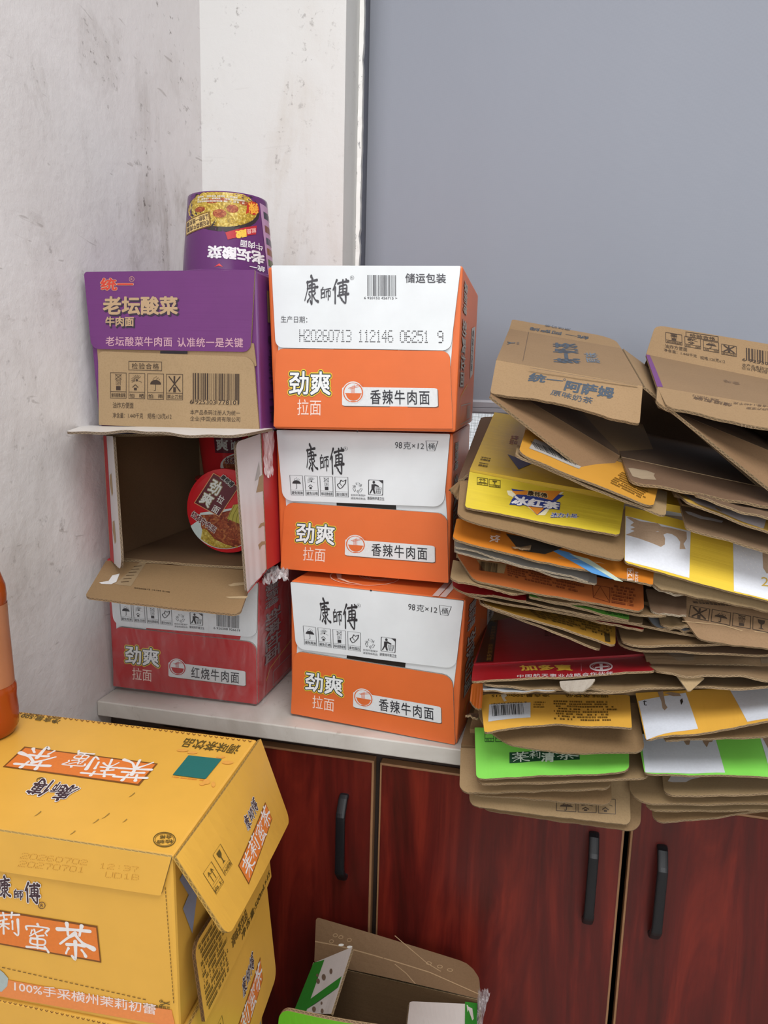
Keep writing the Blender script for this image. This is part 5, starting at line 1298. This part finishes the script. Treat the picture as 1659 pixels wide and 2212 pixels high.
p.g('storage_box'); p.line([(750, 445), (840, 460), (840, 535), (755, 510), (750, 445)], 2.5, k, 1); p.line([(755, 510), (790, 455), (838, 530)], 2, k, 1); p.g(); p.done(o)
flap(c, [(0.1389, 1.0360, 1.0919), (0.1917, 1.0360, 1.0911), (0.1825, 0.9720, 1.0779), (0.1396, 0.9720, 1.0774)], KD, 40, (0, 0, 0, .012), wav=.001, edge=EM2)
o, S = flap(c, [(0.1604, 1.0340, 1.0938), (0.3333, 1.0340, 1.0991), (0.3183, 0.9620, 1.0448), (0.1974, 0.9620, 1.0508)], kraft('927556', 'Y', 1.0, .25), 41, (0, 0, 0, .004), wav=.002, rag=.0007)
p = Print(S, ((1118, 462), (1830, 500), (1830, 792), (1300, 718))); k = ink('463A30')
for i, kd in enumerate(('knife', 'rain', 'stack', 'glass')): p.icon(kd, 1262 + 100 * i, 566 + 21 * i, 1350 + 100 * i, 626 + 21 * i, k, '', .22, 3)
p.fine(((1250, 515), (1800, 560), (1820, 610), (1275, 556)), 2, k, 44, 1, .85)
p.g('fold_crease'); p.line([(1235, 648), (1420, 664), (1500, 690), (1640, 706), (1820, 706)], 4, kraft('B69A74'), 0); p.g(); p.done(o)
# K11: orange with a blue stripe
M_OB = coated('C97A2A', .30, 'X', .25)
c, b, S = flat('flattened orange carton with a diagonal blue stripe, crumpled and torn', (-0.1288, 1.0600, 1.1657), (0.2092, 1.0600, 1.1084), .030)
flap(c, [(-0.1286, 1.0300, 1.1596), (0.0712, 1.0300, 1.1183), (0.0681, 0.9620, 1.1120), (-0.1193, 0.9660, 1.1415)], coated('9C9890', .25), 42, (0, 0, .004, .004), t=.0025, wav=.002, rag=.001, edge=EM2, label='worn grey paper side')
flap(c, [(-0.1283, 1.0270, 1.1624), (0.0606, 1.0270, 1.1181), (0.0580, 0.9590, 1.1151), (-0.1191, 0.9630, 1.1476)], coated('9C9890', .25), 43, (0, 0, .004, .004), t=.0025, wav=.002, rag=.001, edge=EM2, label='worn grey paper side')
o, S = flap(c, [(-0.1256, 1.0240, 1.1751), (0.1447, 1.0240, 1.1393), (0.1353, 0.9520, 1.1180), (-0.1218, 0.9560, 1.1590)], M_OB, 44, (.002, 0, .004, .01), wav=.002, rag=.0012)
p = Print(S, ((62, 100), (1076, 300), (1066, 446), (40, 206)))
p.g('blue_stripe'); p.quad(((455, 230), (575, 262), (845, 412), (700, 372)), ink('5C9AD6', .3), 0, 4, 6); p.g(); p.g('cream_stripe'); p.quad(((575, 270), (680, 300), (880, 420), (830, 410)), ink('C5D6C6', .3), 1, 4, 6); p.g()
p.textq('饮', ((245, 180), (240, 216), (196, 212), (202, 178)), ink('E4D6CC'), .02, 1); p.fine(((205, 142), (250, 152), (250, 172), (205, 164)), 3, ink('6A4A30'), 5)
p.g('number_box'); p.frame(905, 356, 940, 413, 3, ink('EBD9CC'), 1, .05); p.textq('124', ((910, 410), (910, 360), (934, 362), (934, 411)), ink('EBD9CC'), .02, 1); p.g()
p.textq('饮料', ((950, 425), (950, 370), (972, 374), (972, 428)), ink('EBD9CC'), .01, 1)
p.g('torn_hole'); p.poly([(270, 170), (380, 190), (560, 235), (455, 268), (330, 250)][::-1], ink('37332E'), 1); p.g(); p.done(o)
flap(c, [(-0.0485, 0.9920, 1.1478), (-0.0184, 0.9920, 1.1522), (-0.0190, 0.9620, 1.1527), (-0.0414, 0.9620, 1.1531)], KR3, 45, (0, .004, 0, 0), t=.002, rag=.0012, wav=.001, name='torn_liner')
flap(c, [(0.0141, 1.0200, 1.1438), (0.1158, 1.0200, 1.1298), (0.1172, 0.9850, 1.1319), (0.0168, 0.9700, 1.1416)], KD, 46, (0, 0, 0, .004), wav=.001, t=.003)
flap(c, [(0.1407, 1.0200, 1.1183), (0.2511, 1.0200, 1.1036), (0.2195, 0.9800, 1.0988), (0.1372, 0.9750, 1.1110)], KR3, 47, (0, 0, .03, .01), wav=.004, rag=.001, t=.003, edge=EM2)

# K12: bright yellow carton
YL = 'D2BC3A'; M_YL = coated(YL, .75, 'Y', .36)
c, b, S = flat('flattened bright yellow carton with a blue and orange triangular badge', (-0.1140, 1.0580, 1.2390), (0.3236, 1.0580, 1.1849), .070, coated('D2AE30', .35, 'Y', .36), t=.010)
pb = Print(S); k = ink('6A5414'); pb.fine(((.02, .80), (.055, .80), (.055, .96), (.02, .96)), 2, k, 2); pb.textq('饮品', ((.13, .40), (.13, .55), (.10, .55), (.10, .40)), ink('A8663A'), .02, 1)
pb.g('badge'); pb.poly([(.105, .72), (.20, .78), (.155, .90)][::-1], ink('5A5A78'), 1); pb.g(); pb.done(b)
o, S = flap(c, [(-0.1255, 1.0450, 1.2262), (0.1037, 1.0450, 1.1994), (0.0988, 0.9500, 1.1465), (-0.1167, 0.9550, 1.1898)], KR2, 48, (0, 0, .014, .016), wav=.001)
o, S = flap(c, [(-0.1138, 1.0560, 1.2392), (0.1030, 1.0560, 1.2067), (0.0915, 0.9680, 1.1770), (-0.1084, 0.9680, 1.2011)], M_YL, 49, (0, 0, .006, .006), wav=.0008)
p = Print(S, ((128, 857), (921, 1017), (895, 1184), (104, 1040))); nv = ink('2E3F86'); og = ink('D98A2E'); w = ink('E6E6E8'); k = ink('5A5018')
p.icon('up', 172, 890, 232, 928, k, '向上', .12, 3); p.icon('glass', 240, 900, 302, 940, k, '小心轻放', .12, 3)
p.g('badge')
p.poly([(338, 962), (636, 968), (610, 988), (540, 1086), (500, 1085), (420, 1020), (345, 985)][::-1], ink('E8E2C0'), 0)
p.poly([(362, 953), (636, 984), (500, 1086)][::-1], nv, 1); p.poly([(362, 962), (625, 962), (500, 1084)][::-1], og, 2); p.poly([(362, 953), (440, 966), (372, 966)][::-1], nv, 3)
p.poly([(392, 984), (470, 988), (616, 1024), (612, 1062), (470, 1040), (352, 1036), (366, 1008)][::-1], nv, 3); p.g()
p.textq('冰红茶', ((385, 992), (612, 1028), (604, 1058), (362, 1034)), w, .055, 4, outline=((.11, nv),))
p.textq('康师傅', ((452, 962), (548, 978), (552, 1002), (448, 988)), ink('3A2A1A'), .04, 4, outline=((.10, ink('E5D9A8')),))
p.textq('冰力十足', ((575, 1074), (700, 1084), (696, 1102), (568, 1094)), nv, .03, 2, outline=((.09, w),)); p.line([(568, 1098), (705, 1096)], 2.5, nv, 2)
p.done(o)
# right half: white and yellow flap
flap(c, [(0.1191, 1.0640, 1.1899), (0.3379, 1.0640, 1.1374), (0.3165, 0.9720, 1.0869), (0.1343, 0.9720, 1.1126)], KR3, 50, (0, 0, .002, .02), wav=.001, rag=.0008)
M_YW = coated('DFBE42', .35, 'Y', .34)
o, S = flap(c, [(0.1046, 1.0560, 1.2030), (0.3309, 1.0560, 1.1569), (0.3098, 0.9620, 1.1009), (0.0997, 0.9620, 1.1433)], M_YW, 51, (0, 0, .002, .006), wav=.001)
p = Print(S, ((926, 34), (1820, 262), (1820, 566), (920, 326))); wp = ink('DBDFE8'); kk = kraft('B59A80')
p.g('white_panel'); p.quad(((927, 90), (1262, 168), (1255, 404), (922, 318)), wp, 0, 8, 4); p.g('white_panel'); p.quad(((1479, 226), (1820, 310), (1820, 560), (1484, 470)), wp, 0, 8, 4); p.g()
p.g('torn_patch')
p.poly([(932, 98), (955, 98), (1000, 118), (1080, 128), (1092, 128), (1112, 145), (1150, 150), (1240, 172), (1242, 210), (1225, 235), (1236, 262), (1205, 262), (1208, 225), (1190, 200), (1165, 185), (1140, 180), (1122, 188), (1130, 210), (1128, 240), (1108, 252), (1060, 232), (1000, 210), (928, 190), (950, 180), (972, 170), (950, 160), (975, 152), (950, 140), (970, 125)][::-1], kk, 1)
p.g('torn_patch'); p.poly([(1628, 262), (1680, 270), (1690, 380), (1650, 388), (1632, 360)][::-1], kk, 1); p.g()
p.text('2', 1622, 405, 1660, 450, ink('C9A84A'), .0, .1)
p.g('scratch_marks')
for i in range(3):
    for j in range(6): p.line([(1492 + 36 * i + 13 * j, 252 + 16 * i + 22 * j), (1497 + 36 * i + 13 * j, 259 + 16 * i + 22 * j)], 2.5, ink('F0F0F4'), 1)
p.g(); p.done(o)
# dark left side of the yellow carton's lower layer
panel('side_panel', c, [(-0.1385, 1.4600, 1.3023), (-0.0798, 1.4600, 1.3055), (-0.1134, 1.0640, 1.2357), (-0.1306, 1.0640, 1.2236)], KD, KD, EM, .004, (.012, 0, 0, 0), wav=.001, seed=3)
flap(c, [(-0.1287, 1.0600, 1.2251), (-0.1165, 1.0600, 1.2263), (-0.1143, 1.0200, 1.2008), (-0.1385, 1.0200, 1.2166)], KR2, 52, (0, 0, 0, 0), wav=.003, rag=.002, name='torn_corner')
# K13: dark kraft boards on the right
c, b, S = flat('flattened kraft carton with a white smear above the white and yellow flap', (0.1770, 1.0500, 1.2087), (0.3267, 1.0500, 1.1788), .06)
o, S = flap(c, [(0.1746, 1.0460, 1.2092), (0.3249, 1.0460, 1.1847), (0.3017, 0.9580, 1.1631), (0.1698, 0.9580, 1.1940)], kraft('7A624A'), 53, (0, 0, .002, .012), wav=.001)
p = Print(S, ((1208, 1030), (1820, 1160), (1820, 1312), (1240, 1146))); p.g('glue_smear'); p.poly([(1228, 1062), (1250, 1064), (1300, 1085), (1340, 1092), (1386, 1106), (1380, 1116), (1330, 1104), (1290, 1098), (1240, 1076)][::-1], ink('B9B6B8', .3), 0); p.g(); p.done(o)
c, b, S = flat('thin flattened carton with a white and amber edge, second from the top on the right', (0.1669, 1.0500, 1.2242), (0.3247, 1.0500, 1.1970), .075)
o, S = flap(c, [(0.1628, 1.0400, 1.2312), (0.3213, 1.0400, 1.2012), (0.2993, 0.9580, 1.1838), (0.1691, 0.9580, 1.2260)], coated('BE9A48', .2), 54, (0, 0, .002, .01), wav=.001)
p = Print(S, ((1172, 948), (1820, 1100), (1820, 1226), (1250, 1016))); p.g('white_panel'); p.quad(((1190, 960), (1500, 1040), (1506, 1108), (1262, 1014)), ink('C9C3C8'), 0, 6, 2); p.g(); p.done(o)
flap(c, [(0.1807, 1.0340, 1.2352), (0.3183, 1.0340, 1.2123), (0.2952, 0.9520, 1.2048), (0.1787, 0.9520, 1.2338)], KD, 55, (0, 0, .002, .02), wav=.002, rag=.001)
# K14: amber carton with bar code, under the kraft tent
c, b, S = flat('flattened amber carton with a tilted bar code, on the bright yellow one', (-0.0376, 1.0540, 1.3033), (0.1504, 1.0540, 1.2469), .075)
flap(c, [(-0.0472, 1.0360, 1.2823), (0.1546, 1.0360, 1.2281), (0.1424, 0.9480, 1.2078), (-0.0451, 0.9520, 1.2756)], KR, 56, (0, 0, .012, .014), wav=.001)
o, S = flap(c, [(-0.0375, 1.0500, 1.3035), (0.1468, 1.0500, 1.2472), (0.1262, 0.9440, 1.2197), (-0.0417, 0.9500, 1.2780)], coated('C28C36', .12), 57, (.004, 0, .014, .02), wav=.0008, label='amber flap with a tilted bar code')
p = Print(S, ((415, 640), (1108, 880), (1068, 1040), (376, 764))); k = ink('6A4A12')
p.g('barcode_label'); p.quad(((450, 688), (690, 786), (655, 832), (424, 738)), ink('A9A5A0', .4), 1, 6, 2); p.g(); p.barcode(452, 700, 640, 738, ink('33302E'), 41, .41, 2, -.55)
p.fine(((880, 850), (1062, 935), (1022, 1008), (805, 905)), 8, k, 50, 1, .9); p.done(o)

# K15: kraft carton standing half open like a tent
c = thing('opened_carton', 'half-open kraft carton with dark blue lettering on top of the pile, left', 'cardboard', (0.02, 1.2, 1.30))
KT = kraft('987C5A', 'Y', 1.0, .2); bl_ink = ink('434E5B')
Hn = ((-0.0839, 1.0600, 1.3982), (0.1146, 1.0600, 1.3673)); Hb = ((-0.0834, 1.3000, 1.4591), (0.1017, 1.3000, 1.4292))
o, S = panel('top_panel', c, [Hb[0], Hb[1], Hn[1], Hn[0]], kraft('8E7354', 'Y', 1.0, .15), KT, EM, .004, seed=60)
p = Print(S, ((332, 125), (905, 225), (1015, 418), (265, 285)))
p.textq('统一', ((572, 268), (572, 300), (690, 304), (680, 270)), bl_ink, .01, 1) if False else None
p.textq('统一奶茶', ((565, 300), (560, 196), (676, 202), (700, 302)), bl_ink, .03, 1); p.textq('原味', ((730, 298), (715, 245), (780, 250), (800, 300)), ink('6A7480'), .02, 1)
p.line([(432, 143), (404, 290)], 2.5, ink('5E4C3A'), 1); p.line([(440, 330), (990, 420)], 2, ink('6E5A44'), 1); p.textq('Y', ((324, 190), (324, 204), (362, 203), (362, 190)), bl_ink, .03, 1); p.fine(((372, 192), (386, 192), (386, 206), (372, 206)), 2, bl_ink, 4); p.done(o)
o, S = panel('back_flap', c, [(-0.0834, 1.3600, 1.4802), (0.0930, 1.3600, 1.4497), Hb[1], Hb[0]], KT, KT, EM, .004, (.008, .03, 0, 0), rag=0, seed=61)
p = Print(S, ((346, 76), (868, 172), (905, 225), (332, 125))); p.textq('统一 阿萨姆', ((750, 184), (446, 134), (450, 118), (752, 168)), bl_ink, .02, 1); p.textq('原味奶茶', ((660, 140), (526, 116), (530, 106), (662, 128)), bl_ink, .0, 1); p.done(o)
o, S = panel('front_flap', c, [Hn[0], Hn[1], (0.1079, 1.0000, 1.3169), (-0.0852, 1.0000, 1.3523)], KT, kraft('8A6E50'), EM, .004, (0, 0, .006, .006), wav=.002, rag=.0006, seed=62, cut=[(0, 0), (.35, .10), (.6, .14), (.8, .05), (1, 0)])
p = Print(S, ((265, 285), (1015, 418), (997, 620), (233, 456)))
p.textq('统一', ((426, 350), (588, 378), (580, 405), (412, 396)), bl_ink, .035, 1); p.textq('阿萨姆', ((608, 388), (856, 428), (846, 482), (590, 438)), bl_ink, .035, 1); p.textq('原味奶茶', ((530, 436), (745, 476), (735, 506), (520, 462)), bl_ink, .012, 1); p.g('registered_mark'); p.ring(594, 384, 6, 5, 2, bl_ink, 1, 10); p.g()
p.done(o)
# lower board: floor of the tent, sloping down to the right, and its drooping flap
lo0, lo1 = (-0.0834, 1.0620, 1.3693), (0.0920, 1.0620, 1.2710)
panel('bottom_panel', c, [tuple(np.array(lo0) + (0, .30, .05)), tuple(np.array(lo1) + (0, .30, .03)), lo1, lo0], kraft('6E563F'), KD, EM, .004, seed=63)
panel('lower_flap', c, [lo0, lo1, (0.0648, 0.9850, 1.2422), (-0.0848, 0.9920, 1.3488)], kraft('8A6B4C', 'Y', 1.0, .15), KD, EM, .004, (0, .004, .03, .004), seed=64, rag=.0006)
panel('long_bottom_panel', c, [tuple(np.array(lo1) + (.004, .30, .03)), tuple(np.array((0.3263, 1.0600, 1.2295)) + (0, .30, .03)), (0.3263, 1.0600, 1.2295), (0.0943, 1.0600, 1.2699)], kraft('5E4937'), KD, EM, .004, seed=65)  # darker copy of the kraft: shade inside the tent put into the colour
o, S = panel('long_lower_flap', c, [(0.0950, 1.0580, 1.2690), (0.3258, 1.0580, 1.2288), (0.3054, 0.9850, 1.2200), (0.1004, 0.9750, 1.2454)], kraft('6E543F', 'Y', 1.0, .2), KD, EM, .004, (0, 0, 0, .012), wav=.002, rag=.0008, seed=66)
p = Print(S, ((908, 786), (1830, 984), (1830, 1058), (952, 912))); p.g('packing_tape'); p.poly([(950, 848), (985, 850), (1100, 872), (1150, 890), (1138, 900), (1152, 922), (1050, 908), (975, 890)][::-1], plain('clear_tape', 'A4927A', .22), 0); p.g(); p.done(o)
panel('long_top_panel', c, [tuple(np.array(Hb[1]) + (.002, 0, 0)), (0.3974, 1.3000, 1.2250), (0.3301, 1.0600, 1.1956), tuple(np.array(Hn[1]) + (.002, 0, 0))], KT, kraft('6E563F'), EM, .004, seed=67)
panel('rear_flap', c, [(-0.0843, 1.3450, 1.4507), (0.1061, 1.3450, 1.4194), tuple(np.array(lo1) + (0, .285, .03)), tuple(np.array(lo0) + (0, .285, .05))], kraft('5E4937'), KD, EM, .004, seed=68)  # kraft darkened to paint in the shade at the back of the tent
panel('rear_flap', c, [(0.1063, 1.3470, 1.4195), (0.4136, 1.3470, 1.2036), (0.4154, 1.3470, 1.1871), tuple(np.array(lo1) + (.004, .287, .032))], kraft('5E4937'), KD, EM, .004, seed=69)  # same darkened kraft, interior shade painted into the board

# K16: purple-edged kraft carton, also half open
c = thing('opened_carton', 'half-open kraft carton with a purple edge and handling marks, top right of the pile', 'cardboard', (0.26, 1.2, 1.30))
Hn = ((0.1322, 1.0500, 1.3660), (0.3110, 1.0500, 1.3401)); Hb = ((0.1383, 1.2700, 1.4187), (0.3718, 1.2700, 1.3738))
o, S = panel('top_panel', c, [Hb[0], Hb[1], Hn[1], Hn[0]], kraft('8B7052', 'Y', 1.0, .15), KT, EM, .004, seed=70)
p = Print(S, ((1032, 256), (1830, 420), (1830, 548), (1090, 425))); p.g('purple_edge'); p.quad(((1030, 258), (1056, 262), (1126, 428), (1088, 424)), ink('6E3A7A'), 0, 1, 6); p.g(); p.textq('合格', ((1560, 436), (1475, 418), (1478, 404), (1562, 420)), ink('7A624C'), .0, 1); p.done(o)
o, S = panel('back_flap', c, [(0.1557, 1.3300, 1.4701), (0.3829, 1.3300, 1.4326), Hb[1], Hb[0]], KT, KT, EM, .004, (.014, 0, 0, .003), seed=71, wav=.0)
p = Print(S, ((1080, 104), (1830, 232), (1830, 420), (1032, 256))); k = ink('3E3026')
p.g('inspection_box'); p.frame(1222, 138, 1380, 162, 3, k, 1, .15); p.text('检验合格', 1240, 146, 1365, 162, k, .01, .15); p.g()
for i, (kd, cp) in enumerate((('stack', '堆码层数极限'), ('sun', '怕   晒'), ('rain', '怕   雨'), ('knife', '禁止刀划'))): p.icon(kd, 1126 + 90 * i, 141 + 19 * i, 1202 + 90 * i, 192 + 19 * i, k, cp, .17, 2.5)
p.text('油炸方便面', 1120, 200, 1226, 220, k, .004, .17); p.text('净含量：1.440千克', 1115, 222, 1272, 238, k, .004, .2); p.text('规格:120克x12', 1288, 258, 1412, 276, k, .004, .17)
p.barcode(1522, 218, 1800, 282, k, 12, .16); p.text('6 925303 778101', 1502, 268, 1800, 284, k, .01, .17); p.text('本产品条码注册人为统一', 1500, 294, 1760, 312, k, .006, .19); p.text('企业(中国)投资有限公司', 1498, 310, 1758, 328, k, .006, .19)
p.done(o)
o, S = panel('front_flap', c, [Hn[0], Hn[1], (0.2950, 0.9850, 1.3123), (0.1377, 0.9850, 1.3412)], KT, kraft('8A6E50'), EM, .004, (.004, 0, 0, .012), wav=.0015, rag=.0006, seed=72)
p = Print(S, ((1090, 425), (1830, 548), (1830, 672), (1140, 528))); k = ink('5A4636')
p.textq('规格:120克x12', ((1360, 496), (1236, 472), (1240, 460), (1362, 482)), k, .0, 1); p.textq('储运包装', ((1425, 522), (1242, 486), (1246, 472), (1430, 506)), k, .01, 1); p.textq('净含量:1.440千克', ((1640, 528), (1430, 508), (1434, 496), (1642, 516)), k, .0, 1); p.textq('油炸方便面', ((1640, 548), (1500, 534), (1504, 522), (1642, 534)), k, .0, 1); p.textq('11:27', ((1480, 604), (1560, 618), (1560, 630), (1480, 616)), ink('8A7258'), .0, 1)
p.done(o)
panel('left_curl', c, [Hn[0], (0.1363, 1.0460, 1.3648), (0.1437, 0.9880, 1.3364), (0.1261, 1.0000, 1.3473)], KT, KR, EM, .004, (0, 0, .006, .008), seed=73)
l0, l1 = (0.1368, 1.0500, 1.3416), (0.3187, 1.0500, 1.2717)
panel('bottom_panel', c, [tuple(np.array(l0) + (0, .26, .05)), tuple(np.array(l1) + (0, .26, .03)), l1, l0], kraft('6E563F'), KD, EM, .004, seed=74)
panel('lower_flap', c, [l0, l1, (0.3060, 0.9850, 1.2147), (0.1383, 0.9900, 1.3425)], kraft('8A6B4C', 'Y', 1.0, .15), KD, EM, .004, (0, 0, 0, .004), rag=.0006, seed=75)
panel('rear_flap', c, [tuple(np.array(Hb[0]) + (.004, .015, -.004)), tuple(np.array(Hb[1]) + (0, .015, -.004)), tuple(np.array(l1) + (0, .25, .03)), tuple(np.array(l0) + (0, .25, .05))], kraft('5E4937'), KD, EM, .004, seed=76)  # darkened kraft copy, paints the shade inside this half-open carton
panel('end_panel', c, [Hn[1], tuple(np.array(Hn[1]) + (0, .26, .05)), tuple(np.array(l1) + (0, .26, .03)), l1], kraft('5E4937'), KD, EM, .004, seed=77)  # inner end board, also darkened in colour to stand for shade

# ------------------------------------------------------------------ open green and white carton on the floor
c = thing('open_carton', 'open green and white carton on the floor in front of the cabinet doors', 'carton', (-.19, .88, .002))
GR2 = coated('5FBF2E', .05); GRD = ink('2F8A2C'); WHB = coated('D6CFCB', .08); KG = kraft('785C40', 'Y', 1.0, .2)
q = [(-.334, 1.035, .402), (-.053, .99, .438), (-.032, .73, .445), (-.298, .745, .43)]
fl = [(x * (1 - .02), y, .004) for x, y, z in q]
for nm, i, j in (('back_wall', 1, 0), ('right_wall', 2, 1), ('front_wall', 3, 2), ('left_wall', 0, 3)): panel(nm, c, [q[i], q[j], fl[j], fl[i]], WHB, KG, EM, .004, seed=80 + i)
panel('bottom', c, [fl[0], fl[1], fl[2], fl[3]], KG, WHB, EM, .004, seed=85)
o, S = panel('back_flap', c, [(-0.3429, 1.0700, 0.4573), (-0.0615, 1.0450, 0.4461), q[1], q[0]], KG, GR2, edge_mat('8A7A66'), .004, (.006, .03, 0, 0), seed=86, wav=.001, bow=.004, label='brown inside face of the back flap')
p = Print(S, ((396, 226), (1366, 520), (1358, 765), (390, 490))); cr = kraft('A88B69')
p.g('fold_crease'); p.line([(395, 372), (560, 412), (700, 455), (900, 520), (1100, 590), (1356, 730)], 7, cr, 0); p.line([(905, 350), (1000, 440), (1090, 530), (1160, 580)], 5, cr, 0); p.line([(905, 540), (970, 600), (1020, 668)], 5, cr, 0); p.g()
for x, y in ((530, 345), (567, 358), (505, 380), (622, 378), (1098, 528), (1158, 548), (1212, 568)): p.g('glue_spot'); p.ring(x, y, 14, 10, 4, cr, 1, 12); p.g()
for x, y in ((570, 406), (625, 421)): p.g('slit'); p.disc(x, y, 18, 8, ink('E6E4E0'), 1, 12); p.g()
p.done(o)
o, S = panel('left_flap', c, [(-0.3255, 1.0200, 0.4150), (-0.2569, 0.9950, 0.4791), (-0.2518, 0.8650, 0.4796), (-0.3299, 0.9300, 0.4054)], WHB, KG, EM, .004, (.004, .002, .002, 0), seed=87, wav=.001, label='white flap with green bands and brown dots')
p = Print(S, ((398, 498), (617, 408), (492, 812), (272, 790))); dt = ink('7A6656')
p.g('green_band'); p.quad(((388, 502), (440, 488), (330, 792), (272, 790)), GRD, 0, 1, 6); p.quad(((556, 574), (536, 640), (338, 776), (318, 748)), GRD, 1, 6, 1); p.g()
for x, y, r_ in ((478, 550, 12), (435, 584, 14), (404, 608, 12), (402, 575, 8), (420, 738, 8), (372, 776, 14), (424, 788, 12)): p.g('dot'); p.disc(x, y, r_ * .8, r_ * 1.25, dt, 2, 12); p.g()
p.done(o)
o, S = panel('front_flap', c, [(-0.2726, 0.7150, 0.6283), (-0.1177, 0.6650, 0.6856), q[2], q[3]], coated('5FBF2E', .05, 'Y', .3), KG, EM, .004, (.02, .02, 0, 0), seed=88, wav=0, bow=.002)
o.data.materials[0], o.data.materials[1] = o.data.materials[0], coated('5FBF2E', .05, 'Y', .3)
o, S = panel('right_flap', c, [(-0.1542, 0.9350, 0.4598), (-0.0583, 0.9850, 0.4310), (-.034, .74, .450), (-0.1347, 0.7900, 0.5334)], WHB, KG, EM, .004, (.008, 0, 0, .008), seed=89, wav=.001, label='white flap with a green band and brown dots')
p = Print(S, ((950, 733), (1352, 752), (1350, 1010), (920, 1000)))
p.g('green_band'); p.quad(((1280, 744), (1352, 750), (1352, 1010), (1278, 1010)), GRD, 0, 1, 6); p.g()
for x, y, r_ in ((1053, 842, 19), (1115, 854, 16), (1172, 862, 12)): p.g('dot'); p.disc(x, y, r_, r_ * .7, dt, 1, 14); p.g()
p.done(o)
crumple('film_scrap', c, [(-0.0571, 0.9850, 0.4583), (-0.0390, 0.9750, 0.4692), (-0.0415, 0.8400, 0.5327), (-0.0480, 0.8400, 0.5311)], .004, 12, film_mat((.85, .82, .85, 1), .45), label='torn clear film')
bpy.data.objects.remove(TXO); bpy.data.curves.remove(TX)
